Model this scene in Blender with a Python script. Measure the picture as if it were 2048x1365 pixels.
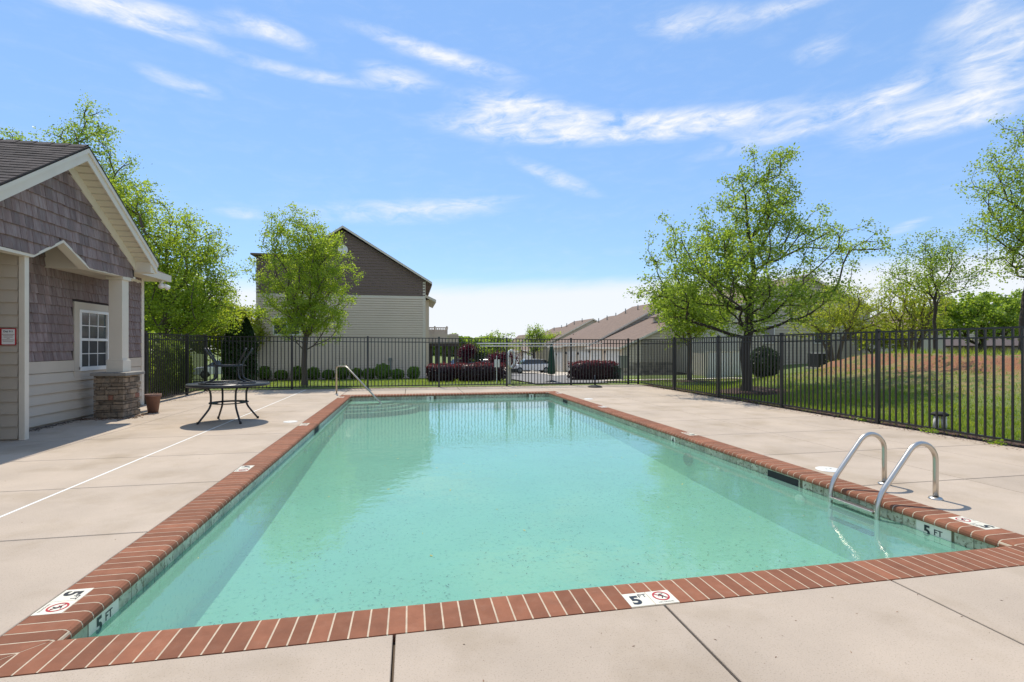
import bpy, math, random
import numpy as np
from mathutils import Vector, Matrix, noise as mnoise

# ------------------------------------------------------------------ scene, camera, light
S = bpy.context.scene
COL = S.collection
for o in list(bpy.data.objects):
    bpy.data.objects.remove(o)
TH = math.radians(11.4); CT, ST = math.cos(TH), math.sin(TH)
FPX, HZ, CX, EYE = 1012.0, 693.5, 1024.0, 1.5
cam_d = bpy.data.cameras.new('camera'); cam = bpy.data.objects.new('camera', cam_d); COL.objects.link(cam)
cam.location = (0, 0, EYE); cam.rotation_euler = (math.pi/2, 0, -TH)
cam_d.sensor_width = 36; cam_d.lens = FPX/2048*36; cam_d.shift_y = 11/2048
cam_d.clip_start = .05; cam_d.clip_end = 3000
S.camera = cam

SUNV = Vector((-.11, .58, 1.0)).normalized()
SUN_EL = math.asin(SUNV.z); SUN_AZ = math.atan2(SUNV.x, SUNV.y)
S.view_settings.view_transform = 'Standard'; S.view_settings.look = 'None'
S.view_settings.gamma = 1; S.view_settings.use_curve_mapping = False
S.view_settings.exposure = 0.48
sun_d = bpy.data.lights.new('sun', 'SUN'); sun = bpy.data.objects.new('sun', sun_d); COL.objects.link(sun)
sun_d.energy = 3.4; sun_d.angle = math.radians(.55); sun_d.color = (1, .92, .79)
sun.rotation_euler = SUNV.to_track_quat('Z', 'Y').to_euler()
sun.location = (0, 0, 30)

W = bpy.data.worlds.new('World'); S.world = W; W.use_nodes = True
def build_world():
    nt = W.node_tree; nt.nodes.clear(); N = nt.nodes.new; L = nt.links.new
    out = N('ShaderNodeOutputWorld'); bg = N('ShaderNodeBackground'); bg.inputs[1].default_value = .15
    L(bg.outputs[0], out.inputs[0])
    sky = N('ShaderNodeTexSky'); sky.sky_type = 'NISHITA'; sky.sun_disc = False
    sky.sun_elevation = SUN_EL; sky.sun_rotation = SUN_AZ
    sky.air_density = 1.0; sky.dust_density = 0.0; sky.ozone_density = 3.0
    tc = N('ShaderNodeTexCoord'); sep = N('ShaderNodeSeparateXYZ'); L(tc.outputs['Generated'], sep.inputs[0])
    def m(op, a, b=None, c=None, clamp=False):
        n = N('ShaderNodeMath'); n.operation = op; n.use_clamp = clamp
        for i, v in enumerate((a, b, c)):
            if v is None: continue
            if isinstance(v, (int, float)): n.inputs[i].default_value = v
            else: L(v, n.inputs[i])
        return n.outputs[0]
    x, y, z = sep.outputs
    az = m('ARCTAN2', x, y); el = m('ARCSINE', z)
    # cirrus detail: noise stretched along the wind
    cmb = N('ShaderNodeCombineXYZ')
    L(m('MULTIPLY_ADD', el, .9, m('MULTIPLY', az, 3.2)), cmb.inputs[0]); L(m('MULTIPLY_ADD', az, -1.6, m('MULTIPLY', el, 15)), cmb.inputs[1])
    n1 = N('ShaderNodeTexNoise'); n1.inputs['Scale'].default_value = 1.5; n1.inputs['Detail'].default_value = 9
    n1.inputs['Roughness'].default_value = .62; n1.inputs['Distortion'].default_value = .7; L(cmb.outputs[0], n1.inputs['Vector'])
    n2 = N('ShaderNodeTexNoise'); n2.inputs['Scale'].default_value = 5.5; n2.inputs['Detail'].default_value = 7
    n2.inputs['Roughness'].default_value = .65; n2.inputs['Distortion'].default_value = .5; L(cmb.outputs[0], n2.inputs['Vector'])
    det = m('MULTIPLY_ADD', n2.outputs[0], .45, m('MULTIPLY', n1.outputs[0], .65))
    def blob(px, py, wpx, hpx, tilt, amp):
        r2 = math.sqrt(FPX**2+(px-CX)**2)
        a0 = TH+math.atan((px-CX)/FPX); e0 = math.atan((HZ-py)/r2)
        wa = wpx*FPX/(r2*r2); he = hpx/r2
        t = math.tan(math.radians(tilt))
        da = m('SUBTRACT', az, a0); de = m('SUBTRACT', el, e0)
        de2 = m('MULTIPLY_ADD', da, -t, de)
        q = m('ADD', m('POWER', m('ABSOLUTE', m('MULTIPLY', da, 1/wa)), 2.0), m('POWER', m('ABSOLUTE', m('MULTIPLY', de2, 1/he)), 2.0))
        return m('MULTIPLY', m('EXPONENT', m('MULTIPLY', q, -1.0)), amp)
    blobs = [(1060,212,110,20,-8,.6),(1230,258,310,22,-2,1.0),(1030,240,100,24,-10,.5),(1560,270,180,20,6,.42),
             (1900,228,180,30,3,1.1),(1995,105,70,52,8,.9),(1770,190,100,22,12,.42),(1640,100,60,25,0,.35),
             (1390,45,120,28,-6,.42),(250,18,220,22,6,.62),(545,62,80,18,-8,.5),(330,65,150,10,0,.34),
             (880,112,160,15,-10,.55),(620,150,160,11,0,.45),(790,152,70,18,-5,.5),(360,165,90,16,-5,.4),
             (800,425,210,24,4,.42),(1110,355,90,18,-20,.4),(1810,455,45,10,15,.5),(480,428,50,10,0,.35),
             (950,405,110,9,6,.25),(1590,10,90,14,0,.4),(1950,20,120,40,20,.4)]
    tot = None
    for b in blobs:
        v = blob(*b); tot = v if tot is None else m('ADD', tot, v)
    # feathery density: streaked noise cut by finer fibres
    cf = N('ShaderNodeCombineXYZ'); L(m('MULTIPLY_ADD', el, 4.0, m('MULTIPLY', az, 9.0)), cf.inputs[0]); L(m('MULTIPLY_ADD', az, -2.0, m('MULTIPLY', el, 27)), cf.inputs[1])
    n4 = N('ShaderNodeTexNoise'); n4.inputs['Scale'].default_value = 1.6; n4.inputs['Detail'].default_value = 10; n4.inputs['Roughness'].default_value = .64; n4.inputs['Distortion'].default_value = .55; L(cf.outputs[0], n4.inputs['Vector'])
    dn = m('ADD', m('MULTIPLY', n4.outputs[0], .62), m('MULTIPLY', det, .42))
    ft = m('MULTIPLY', m('SUBTRACT', dn, .41), 4.2, clamp=True)
    wisp = m('POWER', m('MULTIPLY', m('SUBTRACT', dn, .50), 3.5, clamp=True), 1.4)
    c1 = m('MULTIPLY', m('MULTIPLY', m('SUBTRACT', tot, .10), 2.1, clamp=True), ft, clamp=True)
    c1 = m('ADD', c1, m('MULTIPLY', wisp, .13), clamp=True)
    # unseen cirrus added outside the frame to brighten the shaded fronts
    far = m('SUBTRACT', m('ABSOLUTE', m('SUBTRACT', az, TH)), 1.0, clamp=True)
    n3 = N('ShaderNodeTexNoise'); n3.inputs['Scale'].default_value = 2.2; n3.inputs['Detail'].default_value = 7; n3.inputs['Distortion'].default_value = .4; L(tc.outputs['Generated'], n3.inputs['Vector'])
    c1 = m('ADD', c1, m('MULTIPLY', m('MULTIPLY', m('SUBTRACT', n3.outputs[0], .44), 4.0, clamp=True), m('MULTIPLY', far, .9, clamp=True)), clamp=True)
    # pale bank along the horizon
    edge = m('MULTIPLY_ADD', n1.outputs[0], .030, m('MULTIPLY_ADD', az, .02, .090))
    mr = N('ShaderNodeMapRange'); mr.interpolation_type = 'SMOOTHSTEP'
    L(el, mr.inputs[0]); L(m('ADD', edge, .03), mr.inputs[1]); L(m('SUBTRACT', edge, .012), mr.inputs[2])
    mr.inputs[3].default_value = 0; mr.inputs[4].default_value = .93
    cl = m('MAXIMUM', c1, mr.outputs[0])
    # deepen the blue a little as in the photograph
    tint = N('ShaderNodeMix'); tint.data_type = 'RGBA'; tint.blend_type = 'MULTIPLY'; tint.inputs[0].default_value = 1
    L(sky.outputs[0], tint.inputs[6]); tint.inputs[7].default_value = (.40, .40, .42, 1)
    mx = N('ShaderNodeMix'); mx.data_type = 'RGBA'; L(cl, mx.inputs[0])
    base = N('ShaderNodeMix'); base.data_type = 'RGBA'; base.blend_type = 'ADD'; base.inputs[0].default_value = 1
    L(tint.outputs[2], base.inputs[6]); base.inputs[7].default_value = (.72, 1.36, 2.45, 1)
    L(base.outputs[2], mx.inputs[6]); mx.inputs[7].default_value = (4.45, 4.6, 4.85, 1)
    L(mx.outputs[2], bg.inputs[0])
build_world()

# ------------------------------------------------------------------ helpers
def PT(px, py, z=0.0):
    """point of the plane at height z seen at pixel px,py of the 2048 wide photograph"""
    Z = FPX*(EYE-z)/(py-HZ); X = (px-CX)/FPX*Z
    return Vector((X*CT+Z*ST, -X*ST+Z*CT, z))
def PD(px, Z, z=0.0):
    X = (px-CX)/FPX*Z
    return Vector((X*CT+Z*ST, -X*ST+Z*CT, z))
def HT(py, Z): return EYE+(HZ-py)*Z/FPX
def XY(px, x=None, y=None):
    r = (px-CX)/FPX
    if x is not None: return (x*CT-r*x*ST)/(ST+r*CT)
    return (r*y*CT+y*ST)/(CT-r*ST)
def zdepth(v): return v[0]*ST+v[1]*CT

WL = {}
def tagit(o, label=None, cat=None, group=None, kind=None):
    if label: o['label'] = label
    if cat: o['category'] = cat
    if group: o['group'] = group
    if kind: o['kind'] = kind
    return o
def thing(name, loc, label, cat, group=None):
    o = bpy.data.objects.new(name, None); COL.objects.link(o)
    o.location = loc; o.empty_display_size = .2; WL[o.name] = Vector(loc)
    return tagit(o, label, cat, group)
def raw_obj(name, me, loc, parent=None):
    o = bpy.data.objects.new(name, me); COL.objects.link(o)
    loc = Vector(loc); WL[o.name] = loc
    if parent: o.parent = parent; o.location = loc-WL[parent.name]
    else: o.location = loc
    return o

class MB:
    def __init__(s): s.v = []; s.f = []; s.m = []; s.mi = 0; s.smooth = []; s.sm = False
    def add(s, vs, fs):
        b = len(s.v); s.v += [tuple(v) for v in vs]
        for f in fs: s.f.append(tuple(i+b for i in f)); s.m.append(s.mi); s.smooth.append(s.sm)
    def box(s, x0, x1, y0, y1, z0, z1, M=None):
        vs = [Vector(p) for p in ((x0,y0,z0),(x1,y0,z0),(x1,y1,z0),(x0,y1,z0),(x0,y0,z1),(x1,y0,z1),(x1,y1,z1),(x0,y1,z1))]
        if M: vs = [M @ v for v in vs]
        s.add(vs, [(0,3,2,1),(4,5,6,7),(0,1,5,4),(1,2,6,5),(2,3,7,6),(3,0,4,7)])
    def bbox(s, x0, x1, y0, y1, z0, z1, b=.01):
        """box with bevelled top edges"""
        vs = [(x0,y0,z0),(x1,y0,z0),(x1,y1,z0),(x0,y1,z0),(x0,y0,z1-b),(x1,y0,z1-b),(x1,y1,z1-b),(x0,y1,z1-b),
              (x0+b,y0+b,z1),(x1-b,y0+b,z1),(x1-b,y1-b,z1),(x0+b,y1-b,z1)]
        s.add(vs, [(0,3,2,1),(8,9,10,11),(0,1,5,4),(1,2,6,5),(2,3,7,6),(3,0,4,7),(4,5,9,8),(5,6,10,9),(6,7,11,10),(7,4,8,11)])
    def obox(s, a, b, w, h, up=(0,0,1)):
        """bar from a to b, w wide, h high"""
        a, b = Vector(a), Vector(b); d = (b-a).normalized(); u = Vector(up)
        r = d.cross(u)
        if r.length < 1e-4: r = d.cross(Vector((1,0,0)))
        r.normalize(); u = r.cross(d)
        vs = []
        for p in (a, b):
            for i, j in ((-1,-1),(1,-1),(1,1),(-1,1)): vs.append(p+r*(w/2*i)+u*(h/2*j))
        s.add(vs, [(0,1,2,3)[::-1],(4,5,6,7),(0,1,5,4),(1,2,6,5),(2,3,7,6),(3,0,4,7)])
    def tube(s, pts, r, n=8, caps=True):
        pts = [Vector(p) for p in pts]
        rr = r if isinstance(r, (list, tuple)) else [r]*len(pts)
        fr = None; vs = []; N = len(pts)
        for i, p in enumerate(pts):
            t = (pts[min(i+1, N-1)]-pts[max(i-1, 0)])
            if t.length < 1e-7: t = Vector((0,0,1))
            t.normalize()
            if fr is None:
                a = Vector((1,0,0)) if abs(t.x) < .8 else Vector((0,1,0))
                fr = (a-t*a.dot(t)).normalized()
            else:
                fr = fr-t*fr.dot(t)
                fr = fr.normalized() if fr.length > 1e-5 else Vector((1,0,0))
            bn = t.cross(fr)
            for k in range(n):
                an = 2*math.pi*k/n
                vs.append(p+(fr*math.cos(an)+bn*math.sin(an))*rr[i])
        fs = [(i*n+k, i*n+(k+1)%n, (i+1)*n+(k+1)%n, (i+1)*n+k) for i in range(N-1) for k in range(n)]
        if caps: fs += [tuple(range(n))[::-1], tuple((N-1)*n+k for k in range(n))]
        old = s.sm; s.sm = True; s.add(vs, fs); s.sm = old
    def lathe(s, prof, c=(0,0,0), n=24, ang=2*math.pi):
        vs = [(c[0]+r*math.cos(ang*k/n), c[1]+r*math.sin(ang*k/n), c[2]+z) for r, z in prof for k in range(n)]
        fs = [(i*n+k, i*n+(k+1)%n, (i+1)*n+(k+1)%n, (i+1)*n+k) for i in range(len(prof)-1) for k in range(n)]
        old = s.sm; s.sm = True; s.add(vs, fs); s.sm = old
    def prism(s, poly, fn, d0, d1):
        """2-D polygon (u,v) to fn(u,v,depth)"""
        n = len(poly)
        vs = [fn(u, v, d0) for u, v in poly]+[fn(u, v, d1) for u, v in poly]
        s.add(vs, [tuple(range(n))[::-1], tuple(range(n, 2*n))]+[(i, (i+1)%n, n+(i+1)%n, n+i) for i in range(n)])
    def build(s, name, mats, parent=None, loc=None, recalc=False, bevel=0):
        me = bpy.data.meshes.new(name)
        if loc is None:
            a = np.array(s.v); loc = (a.min(0)+a.max(0))/2
            if parent is None: loc[2] = a[:, 2].min()
        loc = Vector(loc)
        me.from_pydata([(v[0]-loc.x, v[1]-loc.y, v[2]-loc.z) for v in s.v], [], s.f)
        if not isinstance(mats, (list, tuple)): mats = [mats]
        for mm in mats: me.materials.append(mm)
        me.polygons.foreach_set('material_index', s.m); me.polygons.foreach_set('use_smooth', s.smooth)
        if recalc:
            import bmesh
            bm = bmesh.new(); bm.from_mesh(me); bmesh.ops.recalc_face_normals(bm, faces=bm.faces[:]); bm.to_mesh(me); bm.free()
        me.update()
        o = raw_obj(name, me, loc, parent)
        if bevel:
            md = o.modifiers.new('bevel', 'BEVEL'); md.width = bevel; md.segments = 2; md.limit_method = 'ANGLE'
        return o

def clip(poly, a, b, c):
    """keep the part of a 2-D polygon where a*u+b*v+c >= 0"""
    out = []
    for i in range(len(poly)):
        p, q = poly[i], poly[(i+1) % len(poly)]
        dp, dq = a*p[0]+b*p[1]+c, a*q[0]+b*q[1]+c
        if dp >= 0: out.append(p)
        if dp*dq < 0:
            t = dp/(dp-dq); out.append((p[0]+t*(q[0]-p[0]), p[1]+t*(q[1]-p[1])))
    return out
def sm(a, b, x):
    t = max(0., min(1., (x-a)/(b-a))); return t*t*(3-2*t)
def T(x, y):
    """terrain height"""
    low = -np.interp(y, [20, 33, 40, 60, 120, 400], [0, .5, .95, 1.6, 2.5, 3.0])
    q = x-.45*y
    t = low*(1-sm(7, 13, q))+.35*sm(7, 13, q)*sm(19, 27, y)
    b = sm(10.3, 17.3, x)
    n = mnoise.noise(Vector((x*.5, y*.5, 3)))
    t += (0.98*b+.32*sm(15.9+n*.9, 16.15+n*.9, x))*sm(20.5, 15.2, y)
    if x > 9.3 or y > 19.4 or x < -7.2: t += .03*mnoise.noise(Vector((x*.9, y*.9, 0)))+.012*mnoise.noise(Vector((x*4, y*4, 0)))
    return float(t)-.03

# ------------------------------------------------------------------ materials
def mat(name, col, rough=.7, metal=0., var=.0, vscale=3., bump=0., bscale=40., objrand=0., island=0., spec=.5, col2=None, c2scale=1.5, c2thr=(.5,.7), col3=None, c3scale=30, c3thr=(.6,.7), stretch=None, coat=0):
    m = bpy.data.materials.new(name); m.use_nodes = True; nt = m.node_tree; N = nt.nodes.new; L = nt.links.new
    b = nt.nodes['Principled BSDF']; b.inputs['Roughness'].default_value = rough; b.inputs['Metallic'].default_value = metal
    b.inputs['Specular IOR Level'].default_value = spec
    if coat: b.inputs['Coat Weight'].default_value = coat
    geo = N('ShaderNodeNewGeometry'); pos = geo.outputs['Position']
    if stretch:
        mp = N('ShaderNodeMapping'); mp.inputs['Scale'].default_value = stretch; L(pos, mp.inputs[0]); pos = mp.outputs[0]
    rgb = N('ShaderNodeRGB'); rgb.outputs[0].default_value = (*col, 1); cur = rgb.outputs[0]
    def noise(sc, det=5):
        n = N('ShaderNodeTexNoise'); n.inputs['Scale'].default_value = sc; n.inputs['Detail'].default_value = det; n.inputs['Roughness'].default_value = .6
        L(pos, n.inputs['Vector']); return n.outputs[0]
    def mixc(fac, a, bcol):
        x = N('ShaderNodeMix'); x.data_type = 'RGBA'; L(fac, x.inputs[0]); L(a, x.inputs[6]); x.inputs[7].default_value = (*bcol, 1); return x.outputs[2]
    def ramp(v, lo, hi, o0=0., o1=1.):
        r = N('ShaderNodeMapRange'); L(v, r.inputs[0]); r.inputs[1].default_value = lo; r.inputs[2].default_value = hi; r.inputs[3].default_value = o0; r.inputs[4].default_value = o1; return r.outputs[0]
    if col2: cur = mixc(ramp(noise(c2scale), *c2thr), cur, col2)
    if col3: cur = mixc(ramp(noise(c3scale, 3), *c3thr), cur, col3)
    def scale(cur, v, amt):
        f = ramp(v, 0, 1, 1-amt, 1+amt); x = N('ShaderNodeVectorMath'); x.operation = 'SCALE'; L(cur, x.inputs[0]); L(f, x.inputs['Scale']); return x.outputs[0]
    if var: cur = scale(cur, ramp(noise(vscale), .25, .75), var)
    if objrand:
        oi = N('ShaderNodeObjectInfo'); cur = scale(cur, oi.outputs['Random'], objrand)
    if island: cur = scale(cur, geo.outputs['Random Per Island'], island)
    L(cur, b.inputs['Base Color'])
    if bump:
        bn = N('ShaderNodeBump'); bn.inputs['Strength'].default_value = bump; bn.inputs['Distance'].default_value = .01
        L(noise(bscale, 4), bn.inputs['Height']); L(bn.outputs[0], b.inputs['Normal'])
    return m
def leafmat(name, col, col2, trans=.45, tcol=None, hue=.25):
    m = bpy.data.materials.new(name); m.use_nodes = True; nt = m.node_tree; nt.nodes.clear(); N = nt.nodes.new; L = nt.links.new
    out = N('ShaderNodeOutputMaterial'); geo = N('ShaderNodeNewGeometry')
    no = N('ShaderNodeTexNoise'); no.inputs['Scale'].default_value = 1.3; no.inputs['Detail'].default_value = 3; L(geo.outputs['Position'], no.inputs['Vector'])
    a = N('ShaderNodeMath'); a.operation = 'MULTIPLY_ADD'; L(geo.outputs['Random Per Island'], a.inputs[0]); a.inputs[1].default_value = .6
    b = N('ShaderNodeMath'); b.operation = 'MULTIPLY_ADD'; L(no.outputs[0], b.inputs[0]); b.inputs[1].default_value = 1.2; b.inputs[2].default_value = -.4
    L(b.outputs[0], a.inputs[2])
    mx = N('ShaderNodeMix'); mx.data_type = 'RGBA'; L(a.outputs[0], mx.inputs[0]); mx.inputs[6].default_value = (*col, 1); mx.inputs[7].default_value = (*col2, 1)
    d = N('ShaderNodeBsdfPrincipled'); L(mx.outputs[2], d.inputs['Base Color']); d.inputs['Roughness'].default_value = .45; d.inputs['Specular IOR Level'].default_value = .35
    t = N('ShaderNodeBsdfTranslucent'); v = N('ShaderNodeVectorMath'); v.operation = 'MULTIPLY'; L(mx.outputs[2], v.inputs[0])
    v.inputs[1].default_value = tcol or (2.0, 1.9, .9); L(v.outputs[0], t.inputs[0])
    ms = N('ShaderNodeMixShader'); ms.inputs[0].default_value = trans; L(d.outputs[0], ms.inputs[1]); L(t.outputs[0], ms.inputs[2]); L(ms.outputs[0], out.inputs[0])
    return m

M = {}
M['concrete'] = mat('deck_concrete', (.45,.368,.288), .92, var=.15, vscale=.8, bump=.35, bscale=220, objrand=.04, col2=(.36,.285,.205), c2scale=1.1, c2thr=(.50,.74), col3=(.21,.165,.12), c3scale=120, c3thr=(.56,.80))
M['joint'] = mat('joint_dirt', (.09,.065,.045), .95, var=.3, vscale=6)
M['brick'] = mat('coping_brick', (.235,.094,.052), .88, var=.16, vscale=9, bump=.25, bscale=160, objrand=.20, spec=.25, col2=(.25,.115,.07), c2scale=14, c2thr=(.5,.8), col3=(.10,.035,.025), c3scale=60, c3thr=(.68,.8))
M['mortar'] = mat('coping_mortar', (.50,.40,.29), .9, var=.2, vscale=12, col2=(.42,.36,.25), c2scale=8, c2thr=(.55,.8))
M['tile'] = mat('waterline_tile', (.44,.43,.32), .3, var=.2, vscale=9, objrand=.2, col2=(.27,.26,.15), c2scale=13, c2thr=(.45,.75), col3=(.10,.07,.035), c3scale=30, c3thr=(.53,.66), coat=.2)
M['grout'] = mat('tile_grout', (.14,.12,.07), .9, var=.3, vscale=20)
M['plaster'] = mat('pool_plaster', (.48,.66,.54), .8, var=.08, vscale=1.2, col2=(.41,.63,.53), c2scale=.7, c2thr=(.4,.7), col3=(.24,.46,.36), c3scale=24, c3thr=(.56,.70), bump=.1, bscale=30)
M['steptop'] = mat('pool_step_plaster', (.80,.82,.66), .8, var=.06)
M['stepedgeshade'] = mat('step_edge_tile_and_shade', (.03,.09,.07), .5, var=.3, vscale=12)
M['white'] = mat('white_paint', (.78,.77,.73), .45, var=.04)
M['plastic'] = mat('white_plastic', (.74,.73,.68), .4, var=.06)
M['marker'] = mat('marker_tile_glaze', (.72,.68,.56), .35, var=.05, objrand=.04)
M['ink'] = mat('black_ink', (.012,.015,.02), .4)
M['red'] = mat('red_ink', (.45,.02,.03), .4)
M['steel'] = mat('stainless_steel', (.60,.56,.50), .32, metal=1., bump=.05, bscale=30)
M['steeldull'] = mat('dull_steel', (.50,.45,.36), .34, metal=.9, bump=.05, bscale=30)
M['fence'] = mat('black_fence_paint', (.012,.013,.016), .35, var=.1, spec=.6)
M['tableframe'] = mat('dark_table_frame', (.022,.024,.027), .38)
M['rubber'] = mat('black_rubber', (.02,.02,.02), .8)
M['trim'] = mat('cream_trim', (.68,.61,.50), .55, var=.05, vscale=2)
M['soffit'] = mat('cream_soffit', (.62,.55,.43), .6, var=.04)
M['siding'] = mat('tan_siding', (.52,.45,.36), .65, var=.06, vscale=1.3, objrand=.04, bump=.06, bscale=15)
M['sidinghouse'] = mat('house_siding', (.68,.565,.435), .7, var=.05, vscale=.6)
M['sidinggrey'] = mat('grey_siding', (.52,.46,.36), .7, var=.05, vscale=.6)
M['shake'] = mat('shake_shingle', (.225,.158,.145), .8, var=.20, vscale=2.5, objrand=.22, bump=.9, bscale=26, stretch=(3,3,.35), col2=(.28,.24,.23), c2scale=5, c2thr=(.45,.8))
M['shakeback'] = mat('shake_backing', (.045,.032,.030), .9)
M['shakehouse'] = mat('house_shake', (.17,.12,.10), .85, var=.15, vscale=6, bump=.6, bscale=12, stretch=(5,5,.6))
M['roofdark'] = mat('clubhouse_roof_shingle', (.060,.048,.045), .95, var=.25, vscale=3, island=.28, bump=.7, bscale=150, col3=(.10,.085,.08), c3scale=120, c3thr=(.55,.7))
M['roofbrown'] = mat('brown_roof_shingle', (.20,.14,.105), .95, var=.15, vscale=2.2, bump=.6, bscale=30, col2=(.17,.115,.085), c2scale=6, c2thr=(.45,.7))
M['glass'] = mat('window_glass', (.06,.075,.075), .06, spec=.9, var=.5, vscale=4)
M['glasslow'] = mat('window_screen_glass', (.025,.028,.033), .35, spec=.5, var=.3, vscale=5)
M['capstone'] = mat('limestone_cap', (.26,.24,.21), .8, var=.2, vscale=8, bump=.6, bscale=40)
def stone_mat(): return mat('ledge_stone', (.27,.20,.135), .85, var=.3, vscale=9, objrand=.38, bump=.9, bscale=45, col2=(.15,.125,.095), c2scale=5, c2thr=(.45,.65), col3=(.09,.07,.05), c3scale=22, c3thr=(.55,.7))
M['stone'] = stone_mat()
M['stonefar'] = mat('far_stone', (.42,.345,.27), .9, var=.3, vscale=3, island=.35)
M['stonered'] = mat('red_ledge_stone', (.26,.12,.075), .85, var=.3, vscale=9, objrand=.2, bump=.9, bscale=45)
M['stonemortar'] = mat('stone_mortar', (.10,.085,.065), .95, var=.3, vscale=15)
M['pot'] = mat('brown_pot', (.20,.105,.075), .7, var=.15, vscale=8)
M['soil'] = mat('soil', (.06,.035,.022), .95, var=.4, vscale=20, bump=1, bscale=60)
M['litter'] = mat('leaf_litter', (.16,.085,.045), .9, island=.6)
M['mulch'] = mat('bark_mulch', (.085,.042,.028), .95, island=.6)
M['mulchbed'] = mat('mulch_bed', (.070,.035,.024), .95, var=.4, vscale=9, bump=1, bscale=30)
M['bark'] = mat('tree_bark', (.105,.080,.060), .9, var=.3, vscale=5, bump=1, bscale=24, stretch=(1,1,.35))
M['barkdark'] = mat('dark_tree_bark', (.045,.035,.028), .9, var=.3, vscale=5, bump=1, bscale=24, stretch=(1,1,.35))
M['leaf'] = leafmat('maple_leaves', (.105,.180,.028), (.240,.315,.060), trans=.55, tcol=(2.2,2.1,1.1))
M['leaflight'] = leafmat('light_maple_leaves', (.165,.250,.028), (.275,.345,.055), trans=.55, tcol=(2.1,2.0,1.0))
M['leafyellow'] = leafmat('yellow_green_leaves', (.20,.26,.035), (.32,.35,.06), trans=.55, tcol=(2.0,1.9,1.0))
M['leafdark'] = leafmat('dark_evergreen_leaves', (.018,.042,.012), (.04,.075,.018), trans=.15)
M['leafbox'] = leafmat('boxwood_leaves', (.10,.19,.025), (.18,.28,.045), trans=.45)
M['leafhedge'] = leafmat('climbing_hedge_leaves', (.11,.19,.025), (.25,.34,.05), trans=.5)
M['leafred'] = leafmat('dark_red_hedge_leaves', (.028,.010,.016), (.05,.018,.022), trans=.2, tcol=(1.6,1,1))
M['leafredtop'] = leafmat('pink_new_leaves', (.12,.025,.032), (.19,.05,.05), trans=.35, tcol=(1.7,1,1))
M['leafmaroon'] = leafmat('maroon_tree_leaves', (.045,.008,.018), (.09,.014,.03), trans=.4, tcol=(2,1,1.2))
M['grass'] = leafmat('grass_blades', (.13,.22,.025), (.25,.29,.06), trans=.5)
M['asphalt'] = mat('asphalt', (.20,.19,.175), .9, var=.12, vscale=1, bump=.3, bscale=120)
M['walk'] = mat('sidewalk_concrete', (.50,.44,.36), .9, var=.1, vscale=1.5)
M['garage'] = mat('garage_door_paint', (.66,.63,.56), .5, var=.03)
M['greenmetal'] = mat('green_metal', (.018,.075,.048), .5, var=.1)
M['umbrella'] = mat('green_umbrella_canvas', (.008,.055,.030), .8, var=.2, vscale=6)
M['greymetal'] = mat('grey_cabinet', (.22,.23,.20), .6, var=.1)
M['woodbrown'] = mat('dark_brown_wood', (.075,.05,.038), .8, var=.2, vscale=5)
M['carwhite'] = mat('white_car_paint', (.70,.70,.69), .25, coat=.6)
M['carblue'] = mat('dark_blue_car_paint', (.03,.05,.10), .25, coat=.6)
M['carsilver'] = mat('silver_car_paint', (.38,.39,.40), .28, metal=.4, coat=.6)
M['cardark'] = mat('car_glass', (.015,.018,.022), .08, spec=.8)
M['tail'] = mat('tail_light_lens', (.35,.01,.01), .2)
M['floatleaf'] = mat('floating_yellow_leaf', (.42,.34,.07), .6, island=.4)
M['speck'] = mat('pool_sediment', (.04,.10,.07), .9, island=.5)

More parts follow.
